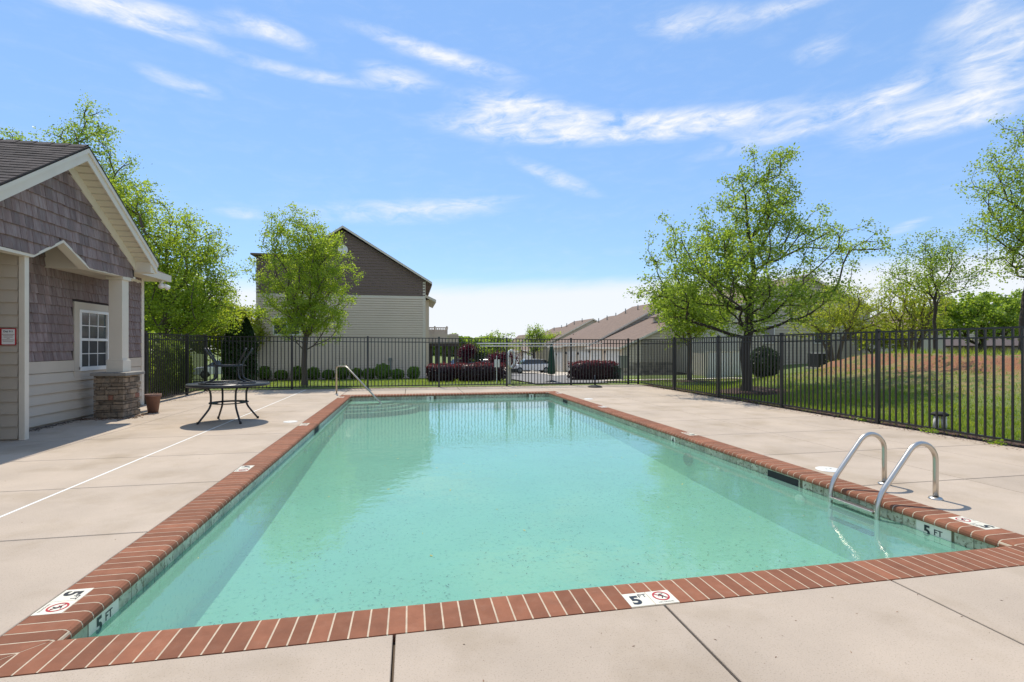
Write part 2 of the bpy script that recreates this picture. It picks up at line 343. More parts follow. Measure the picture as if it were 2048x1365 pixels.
def ground_mat():
    m = bpy.data.materials.new('lawn_and_clay'); m.use_nodes = True; nt = m.node_tree; N = nt.nodes.new; L = nt.links.new
    b = nt.nodes['Principled BSDF']; b.inputs['Roughness'].default_value = .95
    geo = N('ShaderNodeNewGeometry'); sep = N('ShaderNodeSeparateXYZ'); L(geo.outputs['Position'], sep.inputs[0])
    def noise(sc, det=6, ro=.65):
        n = N('ShaderNodeTexNoise'); n.inputs['Scale'].default_value = sc; n.inputs['Detail'].default_value = det; n.inputs['Roughness'].default_value = ro
        L(geo.outputs['Position'], n.inputs['Vector']); return n.outputs[0]
    def mr(v, a, bb, c=0., d=1.):
        r = N('ShaderNodeMapRange'); L(v, r.inputs[0]); r.inputs[1].default_value = a; r.inputs[2].default_value = bb; r.inputs[3].default_value = c; r.inputs[4].default_value = d; return r.outputs[0]
    def mx(f, a, c):
        x = N('ShaderNodeMix'); x.data_type = 'RGBA'; L(f, x.inputs[0])
        for i, v in ((6, a), (7, c)):
            if isinstance(v, tuple): x.inputs[i].default_value = (*v, 1)
            else: L(v, x.inputs[i])
        return x.outputs[2]
    def mt(op, a, c):
        n = N('ShaderNodeMath'); n.operation = op; n.use_clamp = (op != 'ADD' and op != 'SUBTRACT')
        for i, v in enumerate((a, c)):
            if isinstance(v, (int, float)): n.inputs[i].default_value = v
            else: L(v, n.inputs[i])
        return n.outputs[0]
    g = mx(mr(noise(1.6), .38, .6), (.12,.185,.03), (.21,.23,.06))
    g = mx(mr(noise(14, 4), .45, .7), g, (.05,.10,.018))
    x, y = sep.outputs[0], sep.outputs[1]
    nx = mt('ADD', x, mr(noise(.7, 6), .2, .8, -2.2, 2.2))
    # dry straw on the slope and bare red clay below its crest
    straw = mt('MULTIPLY', mr(nx, 12.6, 14.4), mr(noise(4.5), .42, .60))
    straw = mt('MULTIPLY', straw, mr(y, 24, 21))
    c = mx(straw, g, (.30,.20,.085))
    clay = mt('MULTIPLY', mt('MULTIPLY', mr(nx, 14.9, 15.6), mr(nx, 17.1, 16.6)), mr(y, 17.8, 16.6))
    clay = mt('MULTIPLY', clay, mr(noise(4, 6), .38, .50))
    c = mx(clay, c, mx(mr(noise(6), .35, .7), (.33,.135,.065), (.25,.125,.07)))
    L(c, b.inputs['Base Color'])
    bn = N('ShaderNodeBump'); bn.inputs['Strength'].default_value = 1; bn.inputs['Distance'].default_value = .05; L(noise(22, 5), bn.inputs['Height']); L(bn.outputs[0], b.inputs['Normal'])
    return m
M['ground'] = ground_mat()

def water_mat():
    m = bpy.data.materials.new('pool_water'); m.use_nodes = True; nt = m.node_tree; nt.nodes.clear(); N = nt.nodes.new; L = nt.links.new
    out = N('ShaderNodeOutputMaterial'); tr = N('ShaderNodeBsdfTransparent'); tr.inputs[0].default_value = (.62, .86, .80, 1)
    gl = N('ShaderNodeBsdfGlossy'); gl.inputs['Roughness'].default_value = .015; gl.inputs[0].default_value = (1, 1, 1, 1)
    df = N('ShaderNodeBsdfDiffuse'); df.inputs[0].default_value = (.26, .47, .395, 1)
    geo = N('ShaderNodeNewGeometry')
    mp = N('ShaderNodeMapping'); mp.inputs['Scale'].default_value = (1, 1, 1); L(geo.outputs['Position'], mp.inputs[0])
    n1 = N('ShaderNodeTexNoise'); n1.inputs['Scale'].default_value = 5; n1.inputs['Detail'].default_value = 3; L(mp.outputs[0], n1.inputs['Vector'])
    n2 = N('ShaderNodeTexNoise'); n2.inputs['Scale'].default_value = 22; n2.inputs['Detail'].default_value = 3; L(mp.outputs[0], n2.inputs['Vector'])
    ad = N('ShaderNodeMath'); ad.operation = 'MULTIPLY_ADD'; L(n2.outputs[0], ad.inputs[0]); ad.inputs[1].default_value = .16; L(n1.outputs[0], ad.inputs[2])
    bn = N('ShaderNodeBump'); bn.inputs['Strength'].default_value = .28; bn.inputs['Distance'].default_value = .012; L(ad.outputs[0], bn.inputs['Height'])
    L(bn.outputs[0], gl.inputs['Normal'])
    fr = N('ShaderNodeFresnel'); fr.inputs[0].default_value = 1.33; L(bn.outputs[0], fr.inputs['Normal'])
    mb = N('ShaderNodeMixShader'); mb.inputs[0].default_value = .40; L(tr.outputs[0], mb.inputs[1]); L(df.outputs[0], mb.inputs[2])
    ms = N('ShaderNodeMixShader'); L(fr.outputs[0], ms.inputs[0]); L(mb.outputs[0], ms.inputs[1]); L(gl.outputs[0], ms.inputs[2]); L(ms.outputs[0], out.inputs[0])
    return m
M['water'] = water_mat()

_tc = {}
def text_geo(s, size, bold=0.):
    key = (s, bold)
    if key not in _tc:
        cu = bpy.data.curves.new('lettering', 'FONT'); cu.body = s; cu.size = 1; cu.align_x = 'CENTER'; cu.align_y = 'CENTER'; cu.offset = bold; cu.resolution_u = 3
        o = bpy.data.objects.new('lettering', cu); COL.objects.link(o)
        bpy.context.view_layer.update()
        me = o.evaluated_get(bpy.context.evaluated_depsgraph_get()).to_mesh()
        vs = [tuple(v.co) for v in me.vertices]; fs = [tuple(p.vertices) for p in me.polygons]
        o.to_mesh_clear(); bpy.data.objects.remove(o); bpy.data.curves.remove(cu)
        a = np.array(vs); c = (a.min(0)+a.max(0))/2; h = a[:, 1].max()-a[:, 1].min()
        _tc[key] = ([((x-c[0])/h, (y-c[1])/h) for x, y, _ in vs], fs)
    vs, fs = _tc[key]
    return [(x*size, y*size) for x, y in vs], fs

# ------------------------------------------------------------------ pool and deck
XL, XR, YN, YF = -2.075, 4.78, 2.713, 16.42        # outer edge of the coping
CW = .31                                           # coping width
IXL, IXR, IYN, IYF = XL+CW, XR-CW, YN+CW, YF-CW    # nosing edge
WX0, WX1, WY0, WY1 = IXL-.035, IXR+.035, IYN-.035, IYF+.035  # pool walls
WZ = -.155
def build_pool():
    pool = thing('swimming_pool', (1.35, 9.5, 0), 'long rectangular swimming pool with red brick coping and milky green water', 'pool')
    # shell
    b = MB(); zf, zn = -.50, -.74; nseg = 12
    ys = [WY0+(WY1-WY0)*i/nseg for i in range(nseg+1)]
    zs = [zn+(zf-zn)*sm(.1, .8, i/nseg) for i in range(nseg+1)]
    for i in range(nseg):
        b.add([(WX0, ys[i], zs[i]), (WX1, ys[i], zs[i]), (WX1, ys[i+1], zs[i+1]), (WX0, ys[i+1], zs[i+1])], [(0,1,2,3)])
        for xx in (WX0, WX1): b.add([(xx, ys[i], zs[i]), (xx, ys[i+1], zs[i+1]), (xx, ys[i+1], -.06), (xx, ys[i], -.06)], [(0,1,2,3)])
    b.add([(WX0, WY0, zn), (WX1, WY0, zn), (WX1, WY0, -.06), (WX0, WY0, -.06)], [(0,1,2,3)])
    b.add([(WX0, WY1, zf), (WX1, WY1, zf), (WX1, WY1, -.06), (WX0, WY1, -.06)], [(0,1,2,3)])
    b.build('pool_shell', M['plaster'], pool)
    # steps: nested elliptical treads in the far left corner
    for k, (a, bb, zt) in enumerate(((1.35,.75,-.185),(1.62,1.0,-.245),(1.88,1.25,-.31),(2.13,1.5,-.375))):
        s = MB(); n = 18; z0 = -.50
        pts = [(WX0+.002+a*math.cos(t*math.pi/2/n), WY1-.002-bb*math.sin(t*math.pi/2/n)) for t in range(n+1)]
        top = [(WX0+.002, WY1-.002, zt)]+[(x, y, zt) for x, y in pts]
        s.add(top, [tuple(range(len(top)))[::-1]])
        s.mi = 1  # risers coloured dark for shade, plus a dark tile edge on each tread
        for i in range(n): s.add([(*pts[i], z0), (*pts[i+1], z0), (*pts[i+1], zt), (*pts[i], zt)], [(3,2,1,0)])
        for i in range(n):
            (x0, y0), (x1, y1) = pts[i], pts[i+1]
            cx, cy = WX0, WY1; f0 = .965
            q = [(cx+(x-cx)*f0, cy+(y-cy)*f0) for x, y in (pts[i], pts[i+1])]
            s.add([(x0, y0, zt+.003), (x1, y1, zt+.003), (*q[1], zt+.003), (*q[0], zt+.003)], [(3,2,1,0)])
        s.build('pool_step', [M['steptop'], M['stepedgeshade']], pool)
    # bricks
    nose = [(0.0, 0.0), (.262, 0.0), (.285, -.004), (.301, -.014), (CW-.001, -.032), (CW, -.048), (CW-.006, -.058), (.26, -.062), (0.0, -.062)]
    JW = .0095
    markers = []   # (side, centre along run) of deck marker pairs
    def frame(side):
        if side == 'near': return lambda u, t, z: (t, YN+u, z), XL, XR
        if side == 'far': return lambda u, t, z: (t, YF-u, z), XL, XR
        if side == 'left': return lambda u, t, z: (XL+u, t, z), YN, YF
        return lambda u, t, z: (XR-u, t, z), YN, YF
    def snap(m0, t0, t1):
        n = round((t1-t0)/.0975); p = (t1-t0)/n; return t0+(math.floor((m0-t0)/p)+.5)*p
    mk = {'near': [1.4375], 'left': [3.42, 6.72, 10.3, 15.7], 'right': [3.42, 7.9, 11.9, 15.7], 'far': []}
    for k_ in mk: mk[k_] = [snap(v, *((XL, XR) if k_ in ('near', 'far') else (YN, YF))) for v in mk[k_]]
    allb = []
    shared = {}
    for side in ('near', 'left', 'right', 'far'):
        fn, t0, t1 = frame(side); n = round((t1-t0)/.0975); pitch = (t1-t0)/n
        for i in range(n):
            a, c = t0+i*pitch+JW/2, t0+(i+1)*pitch-JW/2
            mid = (a+c)/2; corner = mid-t0 < CW+.05 or t1-mid < CW+.05
            umin = 0.
            for mc in mk[side]:
                if abs(mid-mc) < .146: umin = .157
            loc = Vector(fn(.15, mid, -.02))
            if corner:
                # top polygon clipped by the mitre
                poly = [(umin, a), (CW, a), (CW, c), (umin, c)]
                if mid-t0 < CW+.05: poly = clip(poly, -1, 1, -t0-.004)
                else: poly = clip(poly, -1, -1, t1-.004)
                if len(poly) < 3: continue
                m_ = MB(); ring = []
                def zt(u): return -.004-.04*max(0, (u-.285)/.025)**1.5 if u > .285 else 0.
                # split at nosing start for a rounded look
                A = clip(poly, -1, 0, .27); B = clip(poly, 1, 0, -.27)
                if len(A) >= 3: m_.prism(A, lambda u, t, d: fn(u, t, d), -.062, 0.)
                if len(B) >= 3:
                    B1 = clip(B, -1, 0, .292); B2 = clip(B, 1, 0, -.292)
                    if len(B1) >= 3: m_.prism(B1, lambda u, t, d: fn(u, t, d if d < -.01 else -.35*max(0, u-.27)), -.062, 0.)
                    if len(B2) >= 3: m_.prism(B2, lambda u, t, d: fn(u, t, d if d < -.01 else -.0077-1.4*max(0, u-.292)), -.062, 0.)
                allb.append((m_, None, loc, side)); continue
            key = (side, round(umin, 3))
            if key not in shared:
                m_ = MB(); pr = [(max(u, umin), z) for u, z in nose]; hw = (pitch-JW)/2
                vs = [Vector(fn(u, mid-hw, z))-loc for u, z in pr]+[Vector(fn(u, mid+hw, z))-loc for u, z in pr]; k = len(pr)
                fs = [tuple(range(k)), tuple(range(2*k-1, k-1, -1))]+[(j, k+j, k+(j+1)%k, (j+1)%k) for j in range(k)]
                m_.add(vs, fs)
                me = bpy.data.meshes.new('brick'); me.from_pydata(m_.v, [], m_.f); me.materials.append(M['brick'])
                import bmesh
                bm = bmesh.new(); bm.from_mesh(me); bmesh.ops.recalc_face_normals(bm, faces=bm.faces[:]); bm.to_mesh(me); bm.free()
                shared[key] = me
            allb.append((None, shared[key], loc, side))
    allb.sort(key=lambda e: (e[2]-Vector((0,0,1.5))).length)
    rest = MB(); rng = random.Random(3)
    for i, (m_, me, loc, side) in enumerate(allb):
        if i < 299:
            if me: o = raw_obj('brick', me, loc+Vector((0,0,rng.uniform(-.0003,.0004))), pool)
            else: m_.build('brick', M['brick'], pool, recalc=True)
        else:
            if me: rest.add([v.co+loc for v in me.vertices], [tuple(p.vertices) for p in me.polygons])
            else: rest.add(m_.v, m_.f)
    o = rest.build('brick_course', M['brick'], pool, recalc=True); o['kind'] = 'stuff'
    # mortar body, 3 mm below the bricks
    mo = MB(); d = .0009
    mn = [(.0, -d), (.262, -d), (.284, -.004-d), (.3, -.0145-d), (CW-.0016, -.033), (CW-.0016, -.05), (.27, -.061)]
    rects = []
    for u, z in mn: rects.append([(XL+u, YN+u, z), (XR-u, YN+u, z), (XR-u, YF-u, z), (XL+u, YF-u, z)])
    for i in range(len(rects)-1):
        for k in range(4): mo.add([rects[i][k], rects[i][(k+1)%4], rects[i+1][(k+1)%4], rects[i+1][k]], [(0,1,2,3)])
    mo.build('mortar_bed', M['mortar'], pool)
    # waterline tiles
    shared = {}
    def tile_run(side, skip=()):
        rest = MB()
        t0, t1 = (WY0, WY1) if side in ('left', 'right') else (WX0, WX1)
        n = round((t1-t0)/.153); p = (t1-t0)/n
        for i in range(n):
            a, c = t0+i*p+.003, t0+(i+1)*p-.003; mid = (a+c)/2
            if any(abs(mid-s) < w for s, w in skip): continue
            z0, z1 = -.205, -.064; t = .006
            if side == 'left': bx = (WX0, WX0+t, a, c)
            elif side == 'right': bx = (WX1-t, WX1, a, c)
            elif side == 'far': bx = (a, c, WY1-t, WY1)
            else: bx = (a, c, WY0, WY0+t)
            if side == 'near': rest.box(*bx, z0, z1); continue
            key = side
            ctr = Vector(((bx[0]+bx[1])/2, (bx[2]+bx[3])/2, (z0+z1)/2))
            if key not in shared:
                m_ = MB(); m_.box(bx[0]-ctr.x, bx[1]-ctr.x, bx[2]-ctr.y, bx[3]-ctr.y, z0-ctr.z, z1-ctr.z)
                me = bpy.data.meshes.new('waterline_tile'); me.from_pydata(m_.v, [], m_.f); me.materials.append(M['tile']); shared[key] = me
            raw_obj('waterline_tile', shared[key], ctr, pool)
        if rest.v: o = rest.build('waterline_tile_row', M['tile'], pool); o['kind'] = 'stuff'
    SKL, SKR, SKR2 = 10.45, 5.45, 14.35
    tile_run('left', [(3.45, .16), (SKL, .27)]); tile_run('right', [(3.62, .16), (SKR, .30), (SKR2, .27), (8.10, .10)])
    tile_run('far', [(.62, .12), (3.9, .1)]); tile_run('near')
    g = MB(); e = .0015
    g.add([(WX0+e, WY0, -.21), (WX0+e, WY1, -.21), (WX0+e, WY1, -.06), (WX0+e, WY0, -.06)], [(0,1,2,3)])
    g.add([(WX1-e, WY0, -.21), (WX1-e, WY1, -.21), (WX1-e, WY1, -.06), (WX1-e, WY0, -.06)], [(0,1,2,3)])
    g.add([(WX0, WY1-e, -.21), (WX1, WY1-e, -.21), (WX1, WY1-e, -.06), (WX0, WY1-e, -.06)], [(0,1,2,3)])
    g.build('tile_grout', M['grout'], pool)
    # skimmer mouths
    for side, yc in (('left', SKL), ('right', SKR), ('right', SKR2)):
        s = MB(); h = .255 if side == 'left' or yc > 10 else .285
        if side == 'left': xa, xb = WX0+.001, WX0+.010
        else: xa, xb = WX1-.010, WX1-.001
        s.mi = 1; s.box((xa+xb)/2-.002, (xa+xb)/2+.002, yc-h+.02, yc+h-.02, -.20, -.075)
        s.mi = 0
        s.box(xa, xb, yc-h, yc-h+.02, -.21, -.064); s.box(xa, xb, yc+h-.02, yc+h, -.21, -.064); s.box(xa, xb, yc-h+.02, yc+h-.02, -.075, -.064)
        s.build('skimmer_mouth', [M['tile'], M['rubber']], pool)
    # underwater fittings
    for (x, y, z, r, ring) in ((WX1-.01, 7.6, -.36, .13, True), (WX1-.01, 5.15, -.30, .075, False), (WX1-.01, 6.75, -.33, .04, False), (WX0+.01, 5.9, -.34, .05, False), (WX0+.01, 9.4, -.34, .05, False)):
        s = MB(); sg = -1 if x > 0 else 1
        def P(rr, a, d): return (x+sg*d, y+rr*math.cos(a), z+rr*math.sin(a)*.8)
        n = 16; prof = [(r, 0), (r, .02), (r*.75, .03)]+([(r*.72, .012), (.001, .012)] if ring else [(.001, .035)])
        vs = [P(rr, 2*math.pi*k/n, d) for rr, d in prof for k in range(n)]
        s.sm = True; s.add(vs, [(i*n+k, i*n+(k+1)%n, (i+1)*n+(k+1)%n, (i+1)*n+k) for i in range(len(prof)-1) for k in range(n)])
        s.build('pool_light' if ring else 'return_fitting', M['greymetal'] if ring else M['white'], pool)
    # depth markers on the coping: pair of tiles, text as flat sub-parts
    def deck_marker(side, mc, num, flip=False):
        """origin at the outer edge; ex = along reading direction, ey = up"""
        S_ = .152
        if side == 'near': o, ex, ey = Vector((mc, YN+.003+S_/2, 0)), Vector((1,0,0)), Vector((0,1,0))
        elif side == 'left': o, ex, ey = Vector((XL+.003+S_/2, mc, 0)), Vector((0,-1,0)), Vector((1,0,0))
        else: o, ex, ey = Vector((XR-.003-S_/2, mc, 0)), Vector((0,1,0)), Vector((-1,0,0))
        ez = Vector((0,0,1))
        def place(vs, c, z): return [o+ex*(u+c)+ey*v+ez*z for u, v in vs]
        for half, cx in ((0, -.0765), (1, .0765)):
            m_ = MB(); h = .0745
            q = [(-h,-h),(h,-h),(h,h),(-h,h)]
            m_.add(place(q, cx, -.05)+place(q, cx, .0015), [(0,1,2,3)[::-1],(4,5,6,7),(0,1,5,4),(1,2,6,5),(2,3,7,6),(3,0,4,7)])
            tl = m_.build('depth_marker', M['marker'], pool, recalc=True)
            tl['label'] = ('white depth marker tile reading %s FT' % num) if half == 0 else 'white NO DIVING tile with red barred circle'
            if half == 0:
                vs, fs = text_geo(num, .098, .035); t_ = MB(); t_.add(place([(u-.018, v-.008) for u, v in vs], cx, .003), fs)
                vs, fs = text_geo('FT', .036); t_.add(place([(u+.042, v+.035) for u, v in vs], cx, .003), fs)
                t_.build('lettering', M['ink'], tl)
            else:
                t_ = MB(); n = 32; R, r = .052, .042; c0 = .012
                vs = [(rr*math.cos(2*math.pi*k/n), c0+rr*math.sin(2*math.pi*k/n)) for rr in (R, r) for k in range(n)]
                t_.add(place(vs, cx, .003), [(k, (k+1)%n, n+(k+1)%n, n+k) for k in range(n)])
                a = math.radians(-38); dx, dy = math.cos(a), math.sin(a); w = .0035; l = .045
                t_.add(place([(dx*l-dy*w, c0+dy*l+dx*w), (-dx*l-dy*w, c0-dy*l+dx*w), (-dx*l+dy*w, c0-dy*l-dx*w), (dx*l+dy*w, c0+dy*l-dx*w)], cx, .0035), [(0,1,2,3)])
                t_.build('barred_circle', M['red'], tl)
                t_ = MB()
                def seg(p, q, w):
                    d = Vector((q[0]-p[0], q[1]-p[1])).normalized(); nn = (-d.y*w, d.x*w)
                    t_.add(place([(p[0]+nn[0], p[1]+nn[1]), (p[0]-nn[0], p[1]-nn[1]), (q[0]-nn[0], q[1]-nn[1]), (q[0]+nn[0], q[1]+nn[1])], cx, .004), [(0,1,2,3)])
                seg((-.006, .03), (.010, .012), .004); seg((.010, .012), (.022, -.014), .003); seg((.010, .012), (-.004, -.014), .003)
                seg((-.006, .03), (.022, .036), .002); seg((-.006, .03), (-.016, .008), .002)
                vs, fs = text_geo('NO DIVING', .0115); t_.add(place([(u*1.15, v-.057) for u, v in vs], cx, .003), fs)
                t_.build('lettering', M['ink'], tl)
    deck_marker('near', mk['near'][0], '5')
    for mc, nu in zip(mk['left'], '5433'): deck_marker('left', mc, nu)
    for mc, nu in zip(mk['right'], '5433'): deck_marker('right', mc, nu)
    # depth markers on the wall
    def wall_marker(side, c, num, w=.30, ft=True):
        if side == 'left': o, ex = Vector((WX0+.008, c, -.134)), Vector((0,1,0)); nrm = Vector((1,0,0))
        elif side == 'right': o, ex = Vector((WX1-.008, c, -.134)), Vector((0,-1,0)); nrm = Vector((-1,0,0))
        else: o, ex = Vector((c, WY1-.008, -.134)), Vector((1,0,0)); nrm = Vector((0,-1,0))
        ey = Vector((0,0,1)); hh = .0705; hw = w/2
        m_ = MB(); q = [(-hw,-hh),(hw,-hh),(hw,hh),(-hw,hh)]
        f = lambda vs, d: [o+ex*u+ey*v+nrm*d for u, v in vs]
        m_.add(f(q, -.007)+f(q, 0), [(3,2,1,0),(4,5,6,7),(0,1,5,4),(1,2,6,5),(2,3,7,6),(3,0,4,7)])
        tl = m_.build('depth_marker', M['marker'], pool, recalc=True); tl['label'] = 'depth marker tile at the waterline reading %s' % (num+(' FT' if ft else ''))
        t_ = MB(); vs, fs = text_geo(num, .095, .035); sh = -.055 if ft else 0
        t_.add(f([(u+sh, v) for u, v in vs], .002), fs)
        if ft:
            vs, fs = text_geo('FT', .05, .01); t_.add(f([(u+.045, v+.01) for u, v in vs], .002), fs)
        t_.build('lettering', M['ink'], tl)
    wall_marker('left', 3.45, '5'); wall_marker('right', 3.62, '5'); wall_marker('right', 8.10, '4', .15, False)
    wall_marker('far', .62, '3', .22, False); wall_marker('far', 3.9, '3', .15, False)
    return pool
POOL = build_pool()
def build_water():
    b = MB(); b.add([(WX0, WY0, WZ), (WX1, WY0, WZ), (WX1, WY1, WZ), (WX0, WY1, WZ)], [(0,1,2,3)])
    o = b.build('pool_water', M['water']); o['kind'] = 'structure'
build_water()

def build_deck():
    base = MB(); D = -.045
    X0, X1, Y0, Y1 = -9.2, 8.86, -3.0, 18.75
    for (a, c, d, e) in ((X0, XL, Y0, Y1), (XR, X1, Y0, Y1), (XL, XR, Y0, YN), (XL, XR, YF, Y1)):
        base.add([(a, d, D), (c, d, D), (c, e, D), (a, e, D)], [(0,1,2,3)])
    deck = base.build('pool_deck', M['joint']); deck['kind'] = 'structure'
    yl = [-3., -.95, 1.1, 2.713, 4.6, 6.16, 7.74, 9.35, 10.9, 12.46, 14.02, 15.58, 17.14, 18.75]
    J = .0075; pieces = []
    def strip(xs, ys, ja=J):
        for i in range(len(xs)-1):
            for j in range(len(ys)-1): pieces.append((xs[i], xs[i+1], ys[j], ys[j+1]))
    yside = [-3., -.95, 1.1, 2.9, 4.6, 6.16, 7.74, 9.35, 10.9, 12.46, 14.02, 15.58, 16.42, 18.75]
    strip([-9.2, -6.7, -5.1, -3.548], yside); strip([-3.532, XL], yside[:1]+yside[1:])
    strip([XR, 6.16, 7.5, 8.86], yside)
    nx = [XL, -1.72, -.08, 1.45, 3.03, 4.60, XR]
    nx = [XL, -.08, 1.45, 3.03, XR]
    strip(nx, [-3., -.9, YN]); strip([XL, -.15, 1.7, 3.3, XR], [YF, 18.75])
    for (a, c, d, e) in pieces:
        b = MB(); b.bbox(a+J, c-J, d+J, e-J, -.06, 0, .004); b.build('slab', M['concrete'], deck)
    # long white drain strip
    b = MB(); b.box(-3.555, -3.525, -3, 18.7, -.02, -.001); b.build('drain_strip', M['white'], deck)
    return deck
DECK = build_deck()

def build_ground():
    xs = sorted(set([-300, -150, -80, -50]+list(np.arange(-36, -9.2, 1.2))+[-9.2]+list(np.arange(-9.2, 8.86, 1.5))+[8.86]+list(np.arange(9.1, 22, .3))+list(np.arange(22.5, 60, 1.5))+[70, 100, 160, 300]))
    ys = sorted(set([-60, -20, -8, -3.0]+list(np.arange(-3, 18.75, .6))+[18.75]+list(np.arange(19, 24, .4))+list(np.arange(24.5, 60, 1.5))+list(np.arange(62, 130, 6))+[160, 220, 320, 450, 900]))
    nx, ny = len(xs), len(ys)
    V = [(x, y, T(x, y)) for y in ys for x in xs]; F = []
    for j in range(ny-1):
        for i in range(nx-1):
            cx, cy = (xs[i]+xs[i+1])/2, (ys[j]+ys[j+1])/2
            if -9.2 < cx < 8.86 and -3 < cy < 18.75: continue
            F.append((j*nx+i, j*nx+i+1, (j+1)*nx+i+1, (j+1)*nx+i))
    b = MB(); b.sm = True; b.add(V, F); o = b.build('ground', M['ground'], loc=(0,0,0)); o['kind'] = 'structure'
build_ground()
def drape(name, pts_l, pts_r, m, dz, n=3):
    """ribbon between two poly-lines, following the terrain"""
    b = MB(); rows = []
    for k in range(len(pts_l)-1):
        for s in range(8):
            t = s/8; l = Vector(pts_l[k]).lerp(Vector(pts_l[k+1]), t); r = Vector(pts_r[k]).lerp(Vector(pts_r[k+1]), t); rows.append((l, r))
    rows.append((Vector(pts_l[-1]), Vector(pts_r[-1])))
    V = []; F = []
    for l, r in rows:
        for i in range(n+1):
            p = l.lerp(r, i/n); V.append((p.x, p.y, T(p.x, p.y)+dz))
    for j in range(len(rows)-1):
        for i in range(n): F.append((j*(n+1)+i, j*(n+1)+i+1, (j+1)*(n+1)+i+1, (j+1)*(n+1)+i))
    b.sm = True; b.add(V, F); o = b.build(name, m); o['kind'] = 'structure'; return o
drape('street', [(4.9,19.6),(5.2,26),(5.6,34),(3.0,44),(2.0,60),(0,100)], [(8.0,19.6),(9.0,26),(11.5,34),(12.5,44),(11.5,60),(8,100)], M['asphalt'], .06, 6)
drape('parking_lot', [(-6,46),(-8,62),(-9,85)], [(3.2,46),(2.4,62),(1.5,85)], M['asphalt'], .05, 4)
drape('driveway', [(11.4,37.5),(12.4,47),(11.6,62),(10,80)], [(16.85,37.5),(16.85,47),(16.85,62),(16.85,80)], M['walk'], .09, 5)
drape('sidewalk', [(8.2,21.6),(13,21.9),(17.5,22.3),(20,22.3)], [(8.2,22.7),(13,23.0),(17.5,23.4),(20,23.4)], M['walk'], .05, 2)
drape('mulch_strip', [(8.86,-2),(8.86,6),(8.86,12),(8.86,18.75)], [(9.55,-2),(9.6,6),(9.5,12),(9.4,18.75)], M['mulchbed'], .012, 2)
drape('mulch_strip', [(-6.8,18.76),(-1,18.76),(4.8,18.76)], [(-6.8,19.25),(-1,19.2),(4.8,19.1)], M['mulchbed'], .012, 2)

# ------------------------------------------------------------------ fences
def fence(label, pts, ztop, pitch, posts, name='metal_fence', skipfirst=False):
    """pts: two end points; posts: distances along"""
    a, b = Vector(pts[0]), Vector(pts[1]); d = (b-a); Ln = d.length; d.normalize(); r = Vector((d.y, -d.x, 0))
    f = thing(name, (a+b)/2, label, 'fence')
    zt = lambda s: ztop[0]+(ztop[1]-ztop[0])*s/Ln
    for k, (dz, h, w) in enumerate(((-.015, .03, .036), (-.165, .028, .034), (None, .032, .036))):
        m_ = MB()
        for i in range(len(posts)-1):
            s0, s1 = posts[i]+.03, posts[i+1]-.03
            z0, z1 = (zt(s0)+dz, zt(s1)+dz) if dz is not None else (.075, .075)
            m_.obox(a+d*s0+Vector((0,0,z0)), a+d*s1+Vector((0,0,z1)), w, h)
        m_.build('rail', M['fence'], f)
    for s in (posts[1:] if skipfirst else posts):
        m_ = MB(); p = a+d*s; w = .032; MM = Matrix.Translation(p) @ Matrix.Rotation(math.atan2(d.y, d.x), 4, 'Z')
        m_.box(-w, w, -w, w, -.05, zt(s)+.02, MM); m_.box(-w-.005, w+.005, -w-.005, w+.005, zt(s)+.02, zt(s)+.032, MM)
        m_.box(-w+.01, w-.01, -w+.01, w-.01, zt(s)+.032, zt(s)+.045, MM); m_.build('post', M['fence'], f)
    mes = {}
    for i in range(len(posts)-1):
        s0, s1 = posts[i], posts[i+1]; n = max(1, round((s1-s0)/pitch))
        for k in range(1, n):
            s = s0+(s1-s0)*k/n; h = zt(s)-.03-.05
            key = round(h, 2)
            if key not in mes:
                q = MB(); w = .0125; q.box(-w, w, -w, w, -h/2, h/2, Matrix.Rotation(math.atan2(d.y, d.x), 4, 'Z'))
                me = bpy.data.meshes.new('picket'); me.from_pydata(q.v, [], q.f); me.materials.append(M['fence']); mes[key] = me
            raw_obj('picket', mes[key], a+d*s+Vector((0,0,.05+h/2)), f)
    return f
FA, FB = Vector((-6.8, 18.95, 0)), Vector((8.93, 18.72, 0))
def along(px):  # distance along the back fence seen at px
    r = (px-CX)/FPX; d = (FB-FA).normalized()
    # solve ((p.x*CT-p.y*ST) = r*(p.x*ST+p.y*CT))
    A = FA.x*CT-FA.y*ST-r*(FA.x*ST+FA.y*CT); B = d.x*CT-d.y*ST-r*(d.x*ST+d.y*CT)
    return -A/B
bp = [0]+[along(p) for p in (584, 735.6, 878, 1013.5, 1142, 1262.5)]+[(FB-FA).length-.04]
bp[-2] = bp[-1]-.42
fence('black metal picket fence running along the far end of the pool deck', (FA, FB), (1.86, 1.775), .122, bp[:])
fence('black metal picket fence along the right side of the deck beside the lawn', (Vector((8.93, 18.62, 0)), Vector((8.93, -1.2, 0))), (1.775, 1.82), .122,
      [0.0]+[18.62-y for y in (15.98, 13.44, 10.85, 8.25, 5.75, 3.3, .85, -1.2)], skipfirst=True)
fence('black metal picket fence on the left between clubhouse and far corner', (Vector((-6.8, 18.85, 0)), Vector((-6.72, 14.75, 0))), (1.86, 1.86), .122, [0, 1.5, 4.1])

